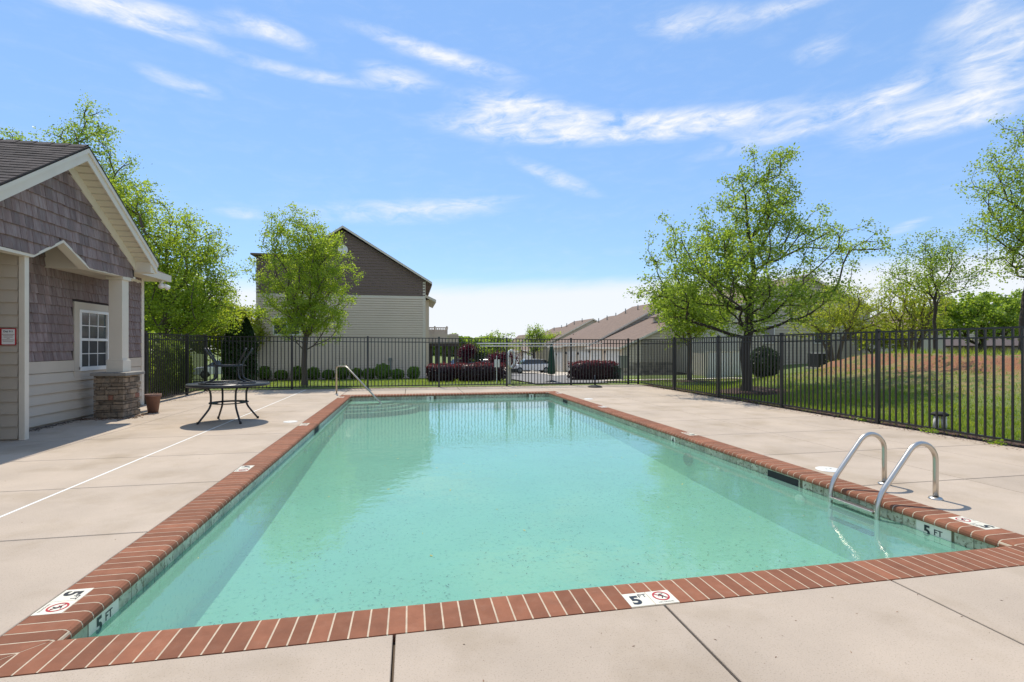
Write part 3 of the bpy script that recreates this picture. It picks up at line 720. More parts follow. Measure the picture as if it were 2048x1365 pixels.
# ------------------------------------------------------------------ clubhouse
def build_club():
    club = thing('clubhouse', (-8.5, 11.8, 0), 'small clubhouse with dark shake shingles, cream trim and a gabled porch', 'building')
    WXp, GX, FX = -6.76, -6.03, -5.70
    y0w, y1w = 9.55, 14.68
    # body
    b = MB(); b.box(-12.5, WXp-.03, 9.61, 14.65, 0, 3.3); b.box(-7.5, WXp-.031, 9.612, 12.6, 3.3, 3.55); b.build('wall', M['siding'], club)
    RS = .649; RY, RZ = 10.42, 5.08
    zr = lambda y: RZ-RS*abs(y-RY)
    # wall shingles (x = WXp plane) and gable shingles (x = GX plane)
    rng = random.Random(11); cand = []
    def wallfn(X): return lambda y, z, d: (X+d, y, z)
    def courses(X, ya, yb, za, zb, ch, cuts, wmin, wmax, holes=()):
        z = za; row = 0
        while z < zb:
            y = ya-rng.uniform(0, wmax)
            while y < yb:
                w = rng.uniform(wmin, wmax); dz = rng.uniform(-.006, .006)
                p = [(max(y+.0035, ya), z+dz), (min(y+w-.0035, yb), z+dz), (min(y+w-.0035, yb), min(z+ch+.012, zb)), (max(y+.0035, ya), min(z+ch+.012, zb))]
                y += w
                if p[1][0]-p[0][0] < .02: continue
                for c in cuts: p = clip(p, *c) if len(p) > 2 else p
                if len(p) < 3: continue
                cy = sum(q[0] for q in p)/len(p); cz = sum(q[1] for q in p)/len(p)
                if any(h[0] < cy < h[1] and h[2] < cz < h[3] for h in holes): continue
                p2 = []
                for h in holes:
                    if p[0][0] < h[0] < p[1][0] and h[2] < cz < h[3]: p = clip(p, -1, 0, h[0]-.001)
                    elif p[0][0] < h[1] < p[1][0] and h[2] < cz < h[3]: p = clip(p, 1, 0, -h[1]-.001)
                    if len(p) < 3: break
                if len(p) < 3: continue
                cand.append((X, p, z, ch, rng.uniform(.0, .004)))
            z += ch; row += 1
    fz = 3.02
    arch = [(9.60, 2.985), (10.33, 3.37), (11.06, 3.01)]
    # gable: below rake frieze, above beam edge and arch
    fr = .40
    cuts = [(-RS, -1, RZ-fr+RS*RY), (RS, -1, RZ-fr-RS*RY)]
    courses(GX, 8.25, 12.62, 3.0, 4.9, .2, cuts, .11, .21, holes=[])
    arch_holes = lambda p: None
    # remove those within the arch triangle
    keep = []
    for c in cand:
        X, p, z, ch, jd = c
        cy = sum(q[0] for q in p)/len(p)
        if 9.45 < cy < 11.2:
            s1 = (arch[1][1]-arch[0][1])/(arch[1][0]-arch[0][0]); s2 = (arch[2][1]-arch[1][1])/(arch[2][0]-arch[1][0])
            if cy < 10.33: p = clip(p, -s1, 1, -(arch[0][1]-s1*arch[0][0]))
            else: p = clip(p, -s2, 1, -(arch[2][1]-s2*arch[2][0]))
            if len(p) < 3: continue
        keep.append((X, p, z, ch, jd))
    cand[:] = keep
    WIN = (12.07, 13.10, 1.02, 2.27); tw = .155
    courses(WXp, 9.62, 14.55, 1.23, 3.5, .178, [], .09, .19, holes=[(WIN[0]-tw, WIN[1]+tw, WIN[2]-.2, WIN[3]+tw)])
    def sz(c):
        y = c[1][0][0]; Z = c[0]*ST+y*CT; return Z + (0 if c[0] > -6.5 else 1.0)
    cand.sort(key=sz)
    rest = MB()
    for i, (X, p, z, ch, jd) in enumerate(cand):
        m_ = rest if i >= 295 else MB()
        f = lambda u, v, d, X=X, z=z, ch=ch, jd=jd: (X+.004 if d == 0 else X+jd+.036-.027*(v-z)/ch, u, v)
        m_.prism(p, f, 0, 1)
        if i < 295: m_.build('shingle', M['shake'], club, recalc=True)
    if rest.v: o = rest.build('shingle_field', M['shake'], club, recalc=True); o['kind'] = 'stuff'
    b = MB(); b.box(WXp-.029, WXp+.0035, 9.62, 14.55, 1.221, 3.5); b.build('shingle_backing', M['shakeback'], club)
    # gable backing panel with arch cut-out
    b = MB(); pz = lambda y: zr(y)-.12
    half = [(7.95, pz(7.95)), (7.95, 2.99), (9.60, 2.985), (10.33, 3.37), (11.06, 3.01), (12.72, 3.03), (12.72, pz(12.72)), (10.42, pz(10.42))]
    b.prism([half[0], half[1], half[2], half[3], half[7]], wallfn(GX), -.06, .003); b.prism([half[3], half[4], half[5], half[6], half[7]], wallfn(GX), -.06, .003)
    b.build('gable_wall', M['shakeback'], club, recalc=True)
    # beam edge trim following the arch and the deep arch lining
    b = MB()
    seq = [(7.95, 2.985), (9.60, 2.985), (10.33, 3.37), (11.06, 3.01), (12.72, 3.03)]
    for (ya, za), (yb, zb) in zip(seq[:-1], seq[1:]):
        b.add([(GX+.03, ya, za-.035), (GX+.03, yb, zb-.035), (GX+.03, yb, zb+.012), (GX+.03, ya, za+.012),
               (GX-.14, ya, za-.035), (GX-.14, yb, zb-.035), (GX-.14, yb, zb+.012), (GX-.14, ya, za+.012)],
              [(0,1,2,3), (4,7,6,5), (0,4,5,1), (3,2,6,7), (0,3,7,4), (1,5,6,2)])
    b.build('porch_beam_trim', M['trim'], club, recalc=True)
    # porch ceiling (left of the privacy wall) and roof underside
    for k in range(8):
        xa_ = WXp+.02+k*.075; b = MB(); b.box(xa_, xa_+.068, 11.1, 12.9, 3.0, 3.02); b.build('soffit_board', M['siding'], club)
    b = MB(); b.box(WXp+.02, GX-.14, 11.075, 11.098, 2.985, 3.5); b.build('header_board', M['trim'], club)
    b = MB(); b.box(WXp, GX-.061, 9.61, 11.07, 3.5, 3.54); b.build('upper_ceiling', M['soffit'], club)
    b = MB(); b.box(-12, GX-.062, 7.96, 9.6, 3.0, 3.04); b.build('porch_ceiling', M['soffit'], club)
    # privacy wall facing the pool's near end, boards one by one
    def boards(n, z0, ph, fn, cuts=None):
        for i in range(n):
            z = z0+i*ph; m_ = MB(); fn(m_, z, z+ph); m_.build('siding_board', M['siding'], club, recalc=True)
    def bd_y(m_, za, zb):
        m_.add([(-10.5, 9.50, za), (-6.16, 9.50, za), (-6.16, 9.526, zb), (-10.5, 9.526, zb), (-10.5, 9.54, za), (-6.16, 9.54, za), (-6.16, 9.54, zb), (-10.5, 9.54, zb)],
               [(0,1,2,3),(4,7,6,5),(0,4,5,1),(3,2,6,7),(0,3,7,4),(1,5,6,2)])
    boards(15, .02, .199, bd_y)
    b = MB(); b.box(-10.5, -6.156, 9.54, 9.60, 0, 3.0); b.build('privacy_wall', M['siding'], club)
    b = MB(); b.box(-10.5, -6.06, 7.95, 8.12, 0, 3.0); b.build('porch_shade_wall', M['siding'], club)  # unseen wall added so the porch alcove stays dark
    b = MB(); b.box(-10.5, -10.4, 8.12, 9.54, 0, 3.0); b.build('porch_rear_wall', M['siding'], club)
    b = MB(); b.box(-6.135, -6.05, 9.49, 9.585, 0, 3.0); b.build('corner_post', M['trim'], club, bevel=.004)
    # lower clapboards on the long wall
    def bd_x(m_, za, zb, ya=9.62, yb=14.55):
        X = WXp
        m_.add([(X+.04, ya, za), (X+.04, yb, za), (X+.008, yb, zb), (X+.008, ya, zb), (X, ya, za), (X, yb, za), (X, yb, zb), (X, ya, zb)],
               [(0,1,2,3),(4,7,6,5),(0,4,5,1),(3,2,6,7),(0,3,7,4),(1,5,6,2)])
    boards(5, .04, .19, bd_x)
    for u0, u1 in ((9.62, WIN[0]-tw-.002), (WIN[1]+tw+.002, 14.55)):
        b = MB(); b.box(WXp, WXp+.028, u0, u1, 1.0, 1.22); b.build('band_board', M['siding'], club)
    b = MB(); b.box(WXp, WXp+.035, 14.552, y1w, 0, 3.25); b.box(WXp-.1, WXp+.0, y1w-.028, y1w, 0, 3.25); b.build('corner_trim', M['trim'], club)
    b = MB(); b.box(WXp+.003, WXp+.022, 12.7, 14.55, 3.1, 3.28); b.build('frieze_board', M['trim'], club)
    # window
    y0, y1, z0, z1 = WIN
    b = MB(); X = WXp
    b.box(X, X+.032, y0-tw, y0, z0-.03, z1+tw); b.box(X, X+.032, y1, y1+tw, z0-.03, z1+tw); b.box(X, X+.031, y0, y1, z1, z1+tw); b.box(X, X+.031, y0-tw, y1+tw, z0-.19, z0-.032)
    win = b.build('window', M['siding'], club)
    b = MB(); t = .055
    b.box(X, X+.05, y0, y0+t, z0, z1); b.box(X, X+.05, y1-t, y1, z0, z1); b.box(X, X+.049, y0+t, y1-t, z1-t, z1); b.box(X, X+.055, y0-.0, y1, z0-.03, z0+t)
    zm = (z0+z1)/2; b.box(X, X+.047, y0+t, y1-t, zm-.025, zm+.03); b.build('window_frame', M['white'], win)
    b = MB()
    ya, yb = y0+t, y1-t
    for k in (1, 2): yy = ya+(yb-ya)*k/3; b.box(X+.01, X+.024, yy-.009, yy+.009, zm+.03, z1-t); b.box(X+.006, X+.014, yy-.009, yy+.009, z0+t, zm-.025)
    zz = (zm+.03+z1-t)/2; b.box(X+.01, X+.0245, ya, yb, zz-.009, zz+.009); zz = (zm-.025+z0+t)/2; b.box(X+.006, X+.0145, ya, yb, zz-.009, zz+.009)
    b.build('muntins', M['white'], win)
    b = MB(); b.box(X, X+.012, ya, yb, zm+.03, z1-t); b.build('pane', M['glass'], win)
    b = MB(); b.box(X, X+.008, ya, yb, z0+t, zm-.025); b.build('pane', M['glasslow'], win)
    # columns: stone pier, cap, cream shaft
    def column(yc, nstone):
        ya, yb = yc-.325, yc+.325; xa, xb = -6.46, -5.9
        if nstone:
            b = MB(); b.box(xa+.03, xb-.03, ya+.03, yb-.03, 0, .885); b.build('pier_core', M['stonemortar'], club)
            z = .01; r2 = random.Random(5)
            faces = ['front', 'side']
            while z < .88:
                h = min(r2.choice((.035,.05,.06,.08,.11)), .885-z)
                if .885-z-h < .03: h = .885-z
                for fc in faces:
                    u0, u1 = (xa, xb) if fc == 'front' else (ya+.04, yb)
                    u = u0
                    while u < u1-.02:
                        w = r2.uniform(.08, .34); w = w if u+w < u1-.08 else u1-u
                        if w > .4: w = w/2
                        pr = r2.uniform(-.008, .022); m_ = MB(); g = .005
                        if fc == 'front': m_.box(u+g, u+w-g, ya-pr, ya+.05, z+g, z+h-g)
                        else: m_.box(xb-.05, xb+pr, u+g, u+w-g, z+g, z+h-g)
                        red = r2.random() < .10
                        m_.build('stone', M['stonered'] if red else M['stone'], club, bevel=.006); u += w
                z += h
            b = MB(); b.bbox(xa-.03, xb+.07, ya-.07, yb+.07, .885, .955, .012); b.build('cap_stone', M['capstone'], club, bevel=.006)
        else:
            b = MB(); b.box(xa, xb, ya, yb, 0, .955); b.build('pier_core', M['stone'], club)
        cx0, cx1, cy0, cy1 = -6.285, -6.03, yc-.12, yc+.135
        b = MB(); b.box(cx0, cx1, cy0, cy1, .955, 2.93); b.box(cx0-.03, cx1+.03, cy0-.03, cy1+.03, .956, 1.2)
        b.box(cx0-.02, cx1+.02, cy0-.02, cy1+.02, 1.2, 1.225); b.box(cx0-.035, cx1+.035, cy0-.035, cy1+.035, 2.93, 2.994)
        b.build('column_shaft', M['trim'], club, bevel=.004)
    column(12.37, True)
    # rake: frieze, soffit boards, fascia
    for sgn in (1, -1):
        ye = RY+sgn*2.56
        b = MB(); y_ = [RY, RY+sgn*2.3]
        b.add([(GX+.004, y_[0], zr(y_[0])-.12), (GX+.004, y_[1], zr(y_[1])-.12), (GX+.004, y_[1], zr(y_[1])-.40), (GX+.004, y_[0], zr(y_[0])-.40),
               (GX+.04, y_[0], zr(y_[0])-.12), (GX+.04, y_[1], zr(y_[1])-.12), (GX+.04, y_[1], zr(y_[1])-.40), (GX+.04, y_[0], zr(y_[0])-.40)],
              [(0,1,2,3),(4,7,6,5),(0,4,5,1),(3,2,6,7),(0,3,7,4),(1,5,6,2)])
        b.build('frieze_board', M['trim'], club, recalc=True)
        n = 17; 
        for k in range(n):
            ya = RY+sgn*(.02+2.3*k/n); yb = RY+sgn*(.02+2.3*(k+1)/n-.012); m_ = MB()
            m_.add([(GX+.04, ya, zr(ya)-.21), (FX, ya, zr(ya)-.21), (FX, yb, zr(yb)-.195), (GX+.04, yb, zr(yb)-.195),
                    (GX+.04, ya, zr(ya)-.12), (FX, ya, zr(ya)-.12), (FX, yb, zr(yb)-.12), (GX+.04, yb, zr(yb)-.12)],
                   [(0,1,2,3),(4,7,6,5),(0,4,5,1),(3,2,6,7),(0,3,7,4),(1,5,6,2)])
            m_.build('soffit_board', M['soffit'], club, recalc=True)
        b = MB()
        for dx, top, bot in ((0, -.0, -.245), (.022, -.0, -.10)):
            b.add([(FX+.001+dx, RY, zr(RY)+top), (FX+.001+dx, ye, zr(ye)+top), (FX+.001+dx, ye, zr(ye)+bot), (FX+.001+dx, RY, zr(RY)+bot),
                   (FX+.023+dx, RY, zr(RY)+top), (FX+.023+dx, ye, zr(ye)+top), (FX+.023+dx, ye, zr(ye)+bot), (FX+.023+dx, RY, zr(RY)+bot)],
                  [(0,1,2,3),(4,7,6,5),(0,4,5,1),(3,2,6,7),(0,3,7,4),(1,5,6,2)])
        b.build('rake_fascia', M['trim'], club, recalc=True)
        # eave return
        ya, yb = sorted((RY+sgn*2.30, RY+sgn*2.57)); b = MB()
        b.box(GX-.2, FX, ya, yb, zr(ye)-.26, zr(ye)-.03); b.build('eave_return', M['trim'], club)
    # gable roof: stepped shingle courses, each tab its own island
    rng = random.Random(9)
    def roof_plane(name, org, du, dv, LU, LV, ch, tab, normal, cut=None):
        """du along course, dv up slope"""
        b = MB(); nrow = int(LV/ch)
        org, du, dv, nn = Vector(org), Vector(du), Vector(dv), Vector(normal)
        b.add([org-nn*.03, org+du*LU-nn*.03, org+du*LU+dv*LV-nn*.03, org+dv*LV-nn*.03, org, org+du*LU, org+du*LU+dv*LV, org+dv*LV], [(3,2,1,0),(4,5,6,7),(0,1,5,4),(1,2,6,5),(2,3,7,6),(3,0,4,7)])
        for r in range(nrow):
            u = -rng.random()*tab
            while u < LU:
                w = rng.uniform(.6, 1.3)*tab; ua, ub = max(0, u), min(LU, u+w-.004); u += w
                if ub-ua < .01: continue
                v0, v1 = r*ch, min((r+1)*ch+.01, LV); h0 = rng.uniform(.010, .016)
                pts = [org+du*ua+dv*v0, org+du*ub+dv*v0, org+du*ub+dv*v1, org+du*ua+dv*v1]
                b.add(pts+[pts[0]+nn*h0, pts[1]+nn*h0, pts[2]+nn*.003, pts[3]+nn*.003], [(4,5,6,7),(0,1,5,4),(1,2,6,5),(3,0,4,7)])
        return b.build(name, M['roofdark'], club, recalc=False)
    sl = math.sqrt(1+RS*RS); LVr = 2.62*sl
    roof_plane('roof', (-12.5, RY-2.62, zr(RY-2.62)+.02), (1,0,0), (0, 1/sl, RS/sl), 12.5-5.655, LVr, .14, .22, (0, -RS/sl, 1/sl))
    roof_plane('roof', (-5.655, RY+2.62, zr(RY+2.62)+.02), (-1,0,0), (0, -1/sl, RS/sl), 12.5-5.655, LVr, .14, .22, (0, RS/sl, 1/sl))
    b = MB()
    for k in range(26):
        x = -5.67-k*.26
        b.add([(x, RY-.13, zr(RY-.13)+.045), (x, RY, RZ+.05), (x, RY+.13, zr(RY+.13)+.045), (x-.27, RY-.13, zr(RY-.13)+.035), (x-.27, RY, RZ+.035), (x-.27, RY+.13, zr(RY+.13)+.035)], [(0,1,4,3),(1,2,5,4)])
    b.build('ridge_cap', M['roofdark'], club)
    # main roof: eave over the long wall, hipped at the far end
    ex, ez, ye = -6.30, 3.40, 15.10; s = .5; q = math.sqrt(1+s*s)
    b = MB(); 
    A, B_, C_, D_ = (ex, 12.6, ez), (ex, ye, ez), (ex-3.2, ye-3.2, ez+1.6), (ex-3.2, 12.6-1.0, ez+1.6)
    b.add([A, B_, C_, D_], [(0,1,2,3)]); b.add([B_, (ex-6.4, ye, ez), C_], [(0,1,2)])
    b.build('main_roof', M['roofdark'], club)
    b = MB(); b.box(ex-.0, ex+.022, 12.99, ye+.022, ez-.17, ez-.005); b.box(ex-6.4, ex, ye, ye+.022, ez-.17, ez-.005)
    b.build('fascia', M['trim'], club)
    b = MB(); b.box(WXp+.04, ex, 12.8, ye, ez-.16, ez-.14); b.box(-12.4, WXp+.04, y1w, ye, ez-.16, ez-.14); b.build('soffit', M['soffit'], club)
    return club
CLUB = build_club()
def flood_light():
    p = Vector((-6.45, 14.95, 3.2)); t = thing('flood_light', p, 'white twin flood light under the clubhouse eave corner', 'light')
    b = MB(); b.lathe([(.001, .05), (.06, .05), (.06, .0), (.02, -.02)], p); b.build('mount', M['white'], t)
    for s in (-1, 1):
        d = Vector((.35, s*.8, -.45)).normalized(); a = p+Vector((0, 0, -.02))
        b = MB(); b.tube([a, a+d*.10], .015); b.tube([a+d*.08, a+d*.12, a+d*.24], [.035, .05, .07], 12); b.build('lamp_head', M['white'], t)
flood_light()
def notice():
    cx, z0, z1 = XY(-2, y=9.49), 1.52, 1.79; x0, x1 = cx-.32, XY(32, y=9.49); Y = 9.488
    t = thing('notice_sign', ((x0+x1)/2, Y, z0), 'white notice board with dark red border on the shaded wall beside the post', 'sign')
    b = MB(); b.box(x0, x1, Y-.004, Y+.008, z0, z1); b.build('board', M['red'], t)
    xm = XY(4, y=Y)
    b = MB(); b.box(xm, x1-.012, Y-.007, Y-.004, z0+.014, z1-.014); b.build('panel', M['white'], t)
    b = MB(); xc = (xm+x1-.012)/2; vs, fs = text_geo('Dial 911', .03, .02); b.add([(xc+u, Y-.009, z1-.05+v) for u, v in vs], fs); b.build('lettering', M['ink'], t)
    b = MB()
    for k, w in enumerate((.085, .07, .06, .02, .085, .07)): b.box(xc-w, xc+w, Y-.0085, Y-.007, z1-.10-.022*k, z1-.094-.022*k)
    b.build('print_lines', M['stonered'], t)
notice()
def pot():
    p = Vector((-5.72, 12.88, 0)); t = thing('flower_pot', p, 'empty brown flower pot beside the stone pier', 'pot')
    b = MB(); b.lathe([(.001,.0),(.10,.0),(.145,.36),(.165,.36),(.165,.42),(.15,.42),(.135,.34),(.001,.34)], p, 24); b.build('pot', M['pot'], t)
    b = MB(); b.lathe([(.001,.355),(.134,.345)], p, 20); b.build('soil', M['soil'], t)
    b = MB()
    for k in range(7):
        a = k*.9; d = Vector((math.cos(a), math.sin(a), 1.2)); b.tube([p+Vector((0,0,.35)), p+Vector((0,0,.35))+d*.06, p+Vector((0,0,.33))+d*.1], .003, 4)
    b.build('stem', M['litter'], t)
pot()

# ------------------------------------------------------------------ table with an upturned table on it
def round_legs(parent, c, z0, dirn, H, r_top, r_mid, r_bot, angs, rad, name='leg'):
    """dirn +1 upright, -1 upturned (z measured from z0)"""
    for a in angs:
        ca, sa = math.cos(a), math.sin(a); pr = []
        for rr, zz in ((r_top, H), (r_top-.07, H-.02), (r_mid+.03, H-.07), (r_mid, H-.16), (r_mid, H*.52), (r_mid+.012, H*.44), (r_mid+.05, H*.34), (r_bot, .015)):
            pr.append(Vector((c.x+rr*ca, c.y+rr*sa, z0+zz if dirn > 0 else z0+H-zz)))
        # smooth
        q = [pr[0]]
        for i in range(len(pr)-1):
            for s_ in (.25, .75): q.append(pr[i].lerp(pr[i+1], s_))
        q.append(pr[-1])
        b = MB(); b.tube(q, rad, 8); lg = b.build(name, M['tableframe'], parent)
        if dirn > 0:
            e = q[-1]; b = MB(); b.tube([e+Vector((0,0,.03)), e-Vector((0,0,.012))], rad+.004, 8); b.build('foot_cap', M['rubber'], lg)
def tables():
    c = PT(458, 843); c.z = 0
    H = .745
    t = thing('patio_table', c, 'round dark metal patio table standing on the left deck', 'table')
    R = .735
    b = MB(); b.lathe([(R-.03, H-.012), (R, H-.03), (R+.008, H-.005), (R, H+.022), (R-.02, H+.024), (R-.03, H+.006)], (c.x, c.y, 0), 48)
    b.build('table_rim', M['tableframe'], t)
    b = MB(); b.lathe([(.001, H-.004), (R-.028, H-.004), (R-.028, H+.006), (.001, H+.006)], (c.x, c.y, 0), 48); b.build('table_top', M['tableframe'], t)
    a0 = math.radians(-52)
    round_legs(t, c, 0, 1, H-.02, .50, .33, .56, [a0+k*math.pi/2 for k in range(4)], .019)
    b = MB(); n = 32; b.tube([c+Vector((.345*math.cos(2*math.pi*k/n), .345*math.sin(2*math.pi*k/n), .38)) for k in range(n+1)], .012, 6)
    b.lathe([(.345, .372), (.20, .368), (.20, .374), (.345, .378)], (c.x, c.y, 0), 32); b.build('ring_shelf', M['tableframe'], t)
    u = thing('upturned_table', c+Vector((0, 0, H+.03)), 'smaller dark metal table lying upside down on the round table', 'table')
    zb = H+.035
    b = MB(); b.tube([c+Vector((-.02+.50*math.cos(2*math.pi*k/n), .50*math.sin(2*math.pi*k/n), zb)) for k in range(n+1)], .014, 6)
    b.obox(c+Vector((-.5, 0, zb)), c+Vector((.46, 0, zb)), .03, .016); b.obox(c+Vector((-.02, -.48, zb)), c+Vector((-.02, .48, zb)), .03, .016); b.build('table_frame', M['tableframe'], u)
    round_legs(u, c, zb+.0, -1, .70, .46, .235, .43, [math.radians(k) for k in (-28, 12, 168, 212)], .017)
    b = MB()
    zc = zb+.34
    ring = [c+Vector((.245*math.cos(2*math.pi*k/n), .245*math.sin(2*math.pi*k/n), zc)) for k in range(n+1)]
    b.tube(ring, .012, 6); b.lathe([(.25, zc-.018), (.25, zc+.018), (.235, zc+.018), (.235, zc-.018), (.25, zc-.018)], (c.x, c.y, 0), 32)
    b.obox(c+Vector((-.33, -.05, zc)), c+Vector((-.235, -.05, zc)), .03, .02); b.obox(c+Vector((.235, -.05, zc)), c+Vector((.33, -.05, zc)), .03, .02)
    b.build('stretcher_ring', M['tableframe'], u)
tables()

# ------------------------------------------------------------------ pool ladder, hand rail, lids
def bez(pts, n=6):
    """round the corners of a poly-line: pts with radius"""
    out = []
    for i, (p, r) in enumerate(pts):
        p = Vector(p)
        if r == 0: out.append(p); continue
        a, b = Vector(pts[i-1][0]), Vector(pts[i+1][0]); da, db = (a-p).normalized()*r, (b-p).normalized()*r
        for k in range(n+1):
            t = k/n; out.append((p+da)*(1-t)**2+p*2*t*(1-t)+(p+db)*t*t)
    return out
def ladder():
    t = thing('pool_ladder', (4.75, 4.33, 0), 'stainless steel pool ladder with two arched rails on the right edge', 'ladder')
    for y in (4.06, 4.61):
        pts = [((4.385, y, -.72), 0), ((4.385, y, .12), .16), ((4.83, y, .655), .34), ((5.07, y, .42), .17), ((5.07, y, .0), 0)]
        pts = [((4.44, y, -.71), 0), ((4.385, y, -.68), .04), ((4.385, y, .09), .15), ((4.875, y, .70), .30), ((5.075, y, .47), .17), ((5.075, y, .0), 0)]
        low = bez([((4.46, y, -.45), 0), ((4.385, y, -.40), .05), ((4.385, y, .034), .15), ((4.766, y, .4875), 0)], 8)
        arc = [Vector((4.90+.175*math.cos(math.radians(a)), y, .375+.175*math.sin(math.radians(a)))) for a in range(132, -1, -11)]
        b = MB(); b.tube(low+arc+[Vector((5.075, y, .2)), Vector((5.075, y, 0))], .024, 14); r = b.build('rail', M['steel'], t)
        b = MB(); b.lathe([(.026, .022), (.05, .018), (.062, .004), (.062, .001)], (5.075, y, 0), 20); b.build('escutcheon', M['steel'], r)
    for z in (-.10, -.205, -.315):
        b = MB(); b.box(4.35, 4.42, 4.085, 4.585, z-.012, z+.012); b.build('tread', M['steel'] if z > -.2 else M['tableframe'], t, bevel=.004)
ladder()
def handrail():
    t = thing('hand_rail', (-1.4, 15.9, 0), 'steel hand rail leading down into the corner steps', 'hand rail')
    d = Vector((-.6+2.26, 14.9-16.67, 0)); d.normalize(); a = Vector((-2.26, 16.67, 0))
    e = Vector((-.62, 14.92, -.34))
    pts = [(a, 0), (a+Vector((0,0,.88)), .10), (a+d*.48+Vector((0,0,.89)), .12), (e, .0)]
    b = MB(); b.tube(bez(pts, 6), .024, 12); b.build('rail', M['steeldull'], t)
    b = MB(); b.lathe([(.026, .02), (.055, .012), (.06, .001)], a, 16); b.build('escutcheon', M['steel'], t)
handrail()
def lid(c, r, label):
    b = MB(); b.lathe([(r, -.002), (r, .004), (r-.006, .007), (.001, .007)], (c.x, c.y, .0), 32)
    o = b.build('skimmer_lid', M['plastic'], loc=(c.x, c.y, 0)); tagit(o, label, 'lid', 'round skimmer lids')
    for k in (-1, 1):
        q = MB(); q.lathe([(.012, .008), (.001, .008)], (c.x+k*.03, c.y, .0), 8); q.build('finger_hole', M['ink'], o)
lid(PT(580.7, 844), .135, 'round white skimmer lid beside the left coping near the table')
lid(PT(1657, 939.5), .14, 'round white skimmer lid beside the right coping next to the ladder')
lid(PT(1177, 798.5), .13, 'round white skimmer lid beside the right coping near the far corner')

# ------------------------------------------------------------------ things along the back fence
def umbrella_stand():
    p = PT(1190, 775); t = thing('umbrella_base', p, 'black umbrella base with a short tube by the far fence', 'umbrella base')
    b = MB(); b.lathe([(.27, .0), (.27, .025), (.20, .06), (.05, .085), (.001, .085)], p, 28); b.build('base', M['rubber'], t)
    b = MB(); b.tube([p+Vector((0,0,.06)), p+Vector((0,0,.44))], .032, 10); b.build('tube', M['fence'], t)
umbrella_stand()
def poles():
    for (xa, xb, py, lab, yy, r) in ((953, 1203, 687.3, 'long white pole hung along the back fence, the upper one', -.07, .019), (960, 1149, 692.6, 'shorter cream pole hung along the back fence, the lower one', -.07, .017)):
        a = PD(xa, 19.35); b_ = PD(xb, 19.6); sA = along(xa); sB = along(xb); d = (FB-FA).normalized()
        pa, pb = FA+d*sA+Vector((0, yy, 0)), FA+d*sB+Vector((0, yy, 0))
        pa.z = HT(py, zdepth(pa)); pb.z = HT(py, zdepth(pb))
        t = thing('rescue_pole', (pa+pb)/2, lab, 'pole')
        b = MB(); b.tube([pa, pa.lerp(pb, .55)], r, 8); b.build('pole', M['plastic'], t)
        b = MB(); b.tube([pa.lerp(pb, .54), pb], r*.8, 8); b.build('inner_pole', M['plastic'], t)
        for f in (.3, .75):
            q = pa.lerp(pb, f); b = MB(); b.tube([q+Vector((0, .05, .02)), q+Vector((0, -.03, .0)), q+Vector((0, -.035, .03))], .006, 5); b.build('hook', M['steel'], t)
poles()
def ring_post():
    p = PD(1018.5, 20.6); p.z = T(p.x, p.y); t = thing('life_ring_post', p, 'cream post outside the far fence carrying a white life ring', 'post')
    b = MB(); b.box(p.x-.06, p.x+.06, p.y-.06, p.y+.06, p.z, 1.05); b.build('post', M['trim'], t)
    l = Vector((p.x+.05, p.y-.11, 1.0)); rg = MB(); n = 24
    rg.tube([l+Vector((.15*math.cos(2*math.pi*k/n), .0+.05*math.cos(2*math.pi*k/n), .34*math.sin(2*math.pi*k/n))) for k in range(n+1)], .05, 8)
    o = rg.build('life_ring', M['white']); tagit(o, 'white life ring hanging on the cream post', 'life ring')
ring_post()
def sign_post():
    p = PD(993.5, 21.5); p.z = T(p.x, p.y); t = thing('sign_post', p, 'small white sign on a thin white post in front of the left red hedge', 'sign')
    b = MB(); b.box(p.x-.02, p.x+.02, p.y-.02, p.y+.02, p.z, 1.12); b.build('post', M['white'], t)
    b = MB(); b.box(p.x-.12, p.x+.12, p.y-.03, p.y-.021, .62, .95); b.build('sign_plate', M['plastic'], t)
    p = PD(1028, 22.5); p.z = T(p.x, p.y); t = thing('mailbox', p, 'black mailbox on a short post beside the cream post', 'mailbox')
    b = MB(); b.box(p.x-.16, p.x-.11, p.y-.03, p.y+.03, p.z, .55); b.build('post', M['rubber'], t)
    b = MB(); q = [(-.09, 0), (.09, 0), (.09, .12), (.06, .18), (0, .2), (-.06, .18), (-.09, .12)]
    b.prism(q, lambda u, v, d: (p.x+d, p.y+u, .33+v), -.17, .15); b.build('box', M['rubber'], t, recalc=True)
sign_post()
def closed_umbrella():
    p = PD(1103, 21.3); p.z = T(p.x, p.y); t = thing('closed_umbrella', p, 'closed dark green patio umbrella standing just outside the gate', 'umbrella')
    b = MB(); n = 20; prof = [(.015, 1.62), (.05, 1.55), (.09, 1.3), (.12, .9), (.135, .55), (.14, .35), (.05, .33)]
    vs = [(p.x+r*(1+.18*math.cos(8*2*math.pi*k/n))*math.cos(2*math.pi*k/n), p.y+r*(1+.18*math.cos(8*2*math.pi*k/n))*math.sin(2*math.pi*k/n), z) for r, z in prof for k in range(n)]
    b.sm = True; b.add(vs, [(i*n+k, i*n+(k+1)%n, (i+1)*n+(k+1)%n, (i+1)*n+k) for i in range(len(prof)-1) for k in range(n)]); b.build('canopy', M['umbrella'], t)
    b = MB(); b.tube([(p.x, p.y, p.z), (p.x, p.y, 1.66)], .02, 8); b.build('pole', M['fence'], t)
    b = MB(); b.lathe([(.30, 0), (.30, .05), (.08, .12), (.001, .12)], p, 20); b.build('base', M['rubber'], t)
closed_umbrella()
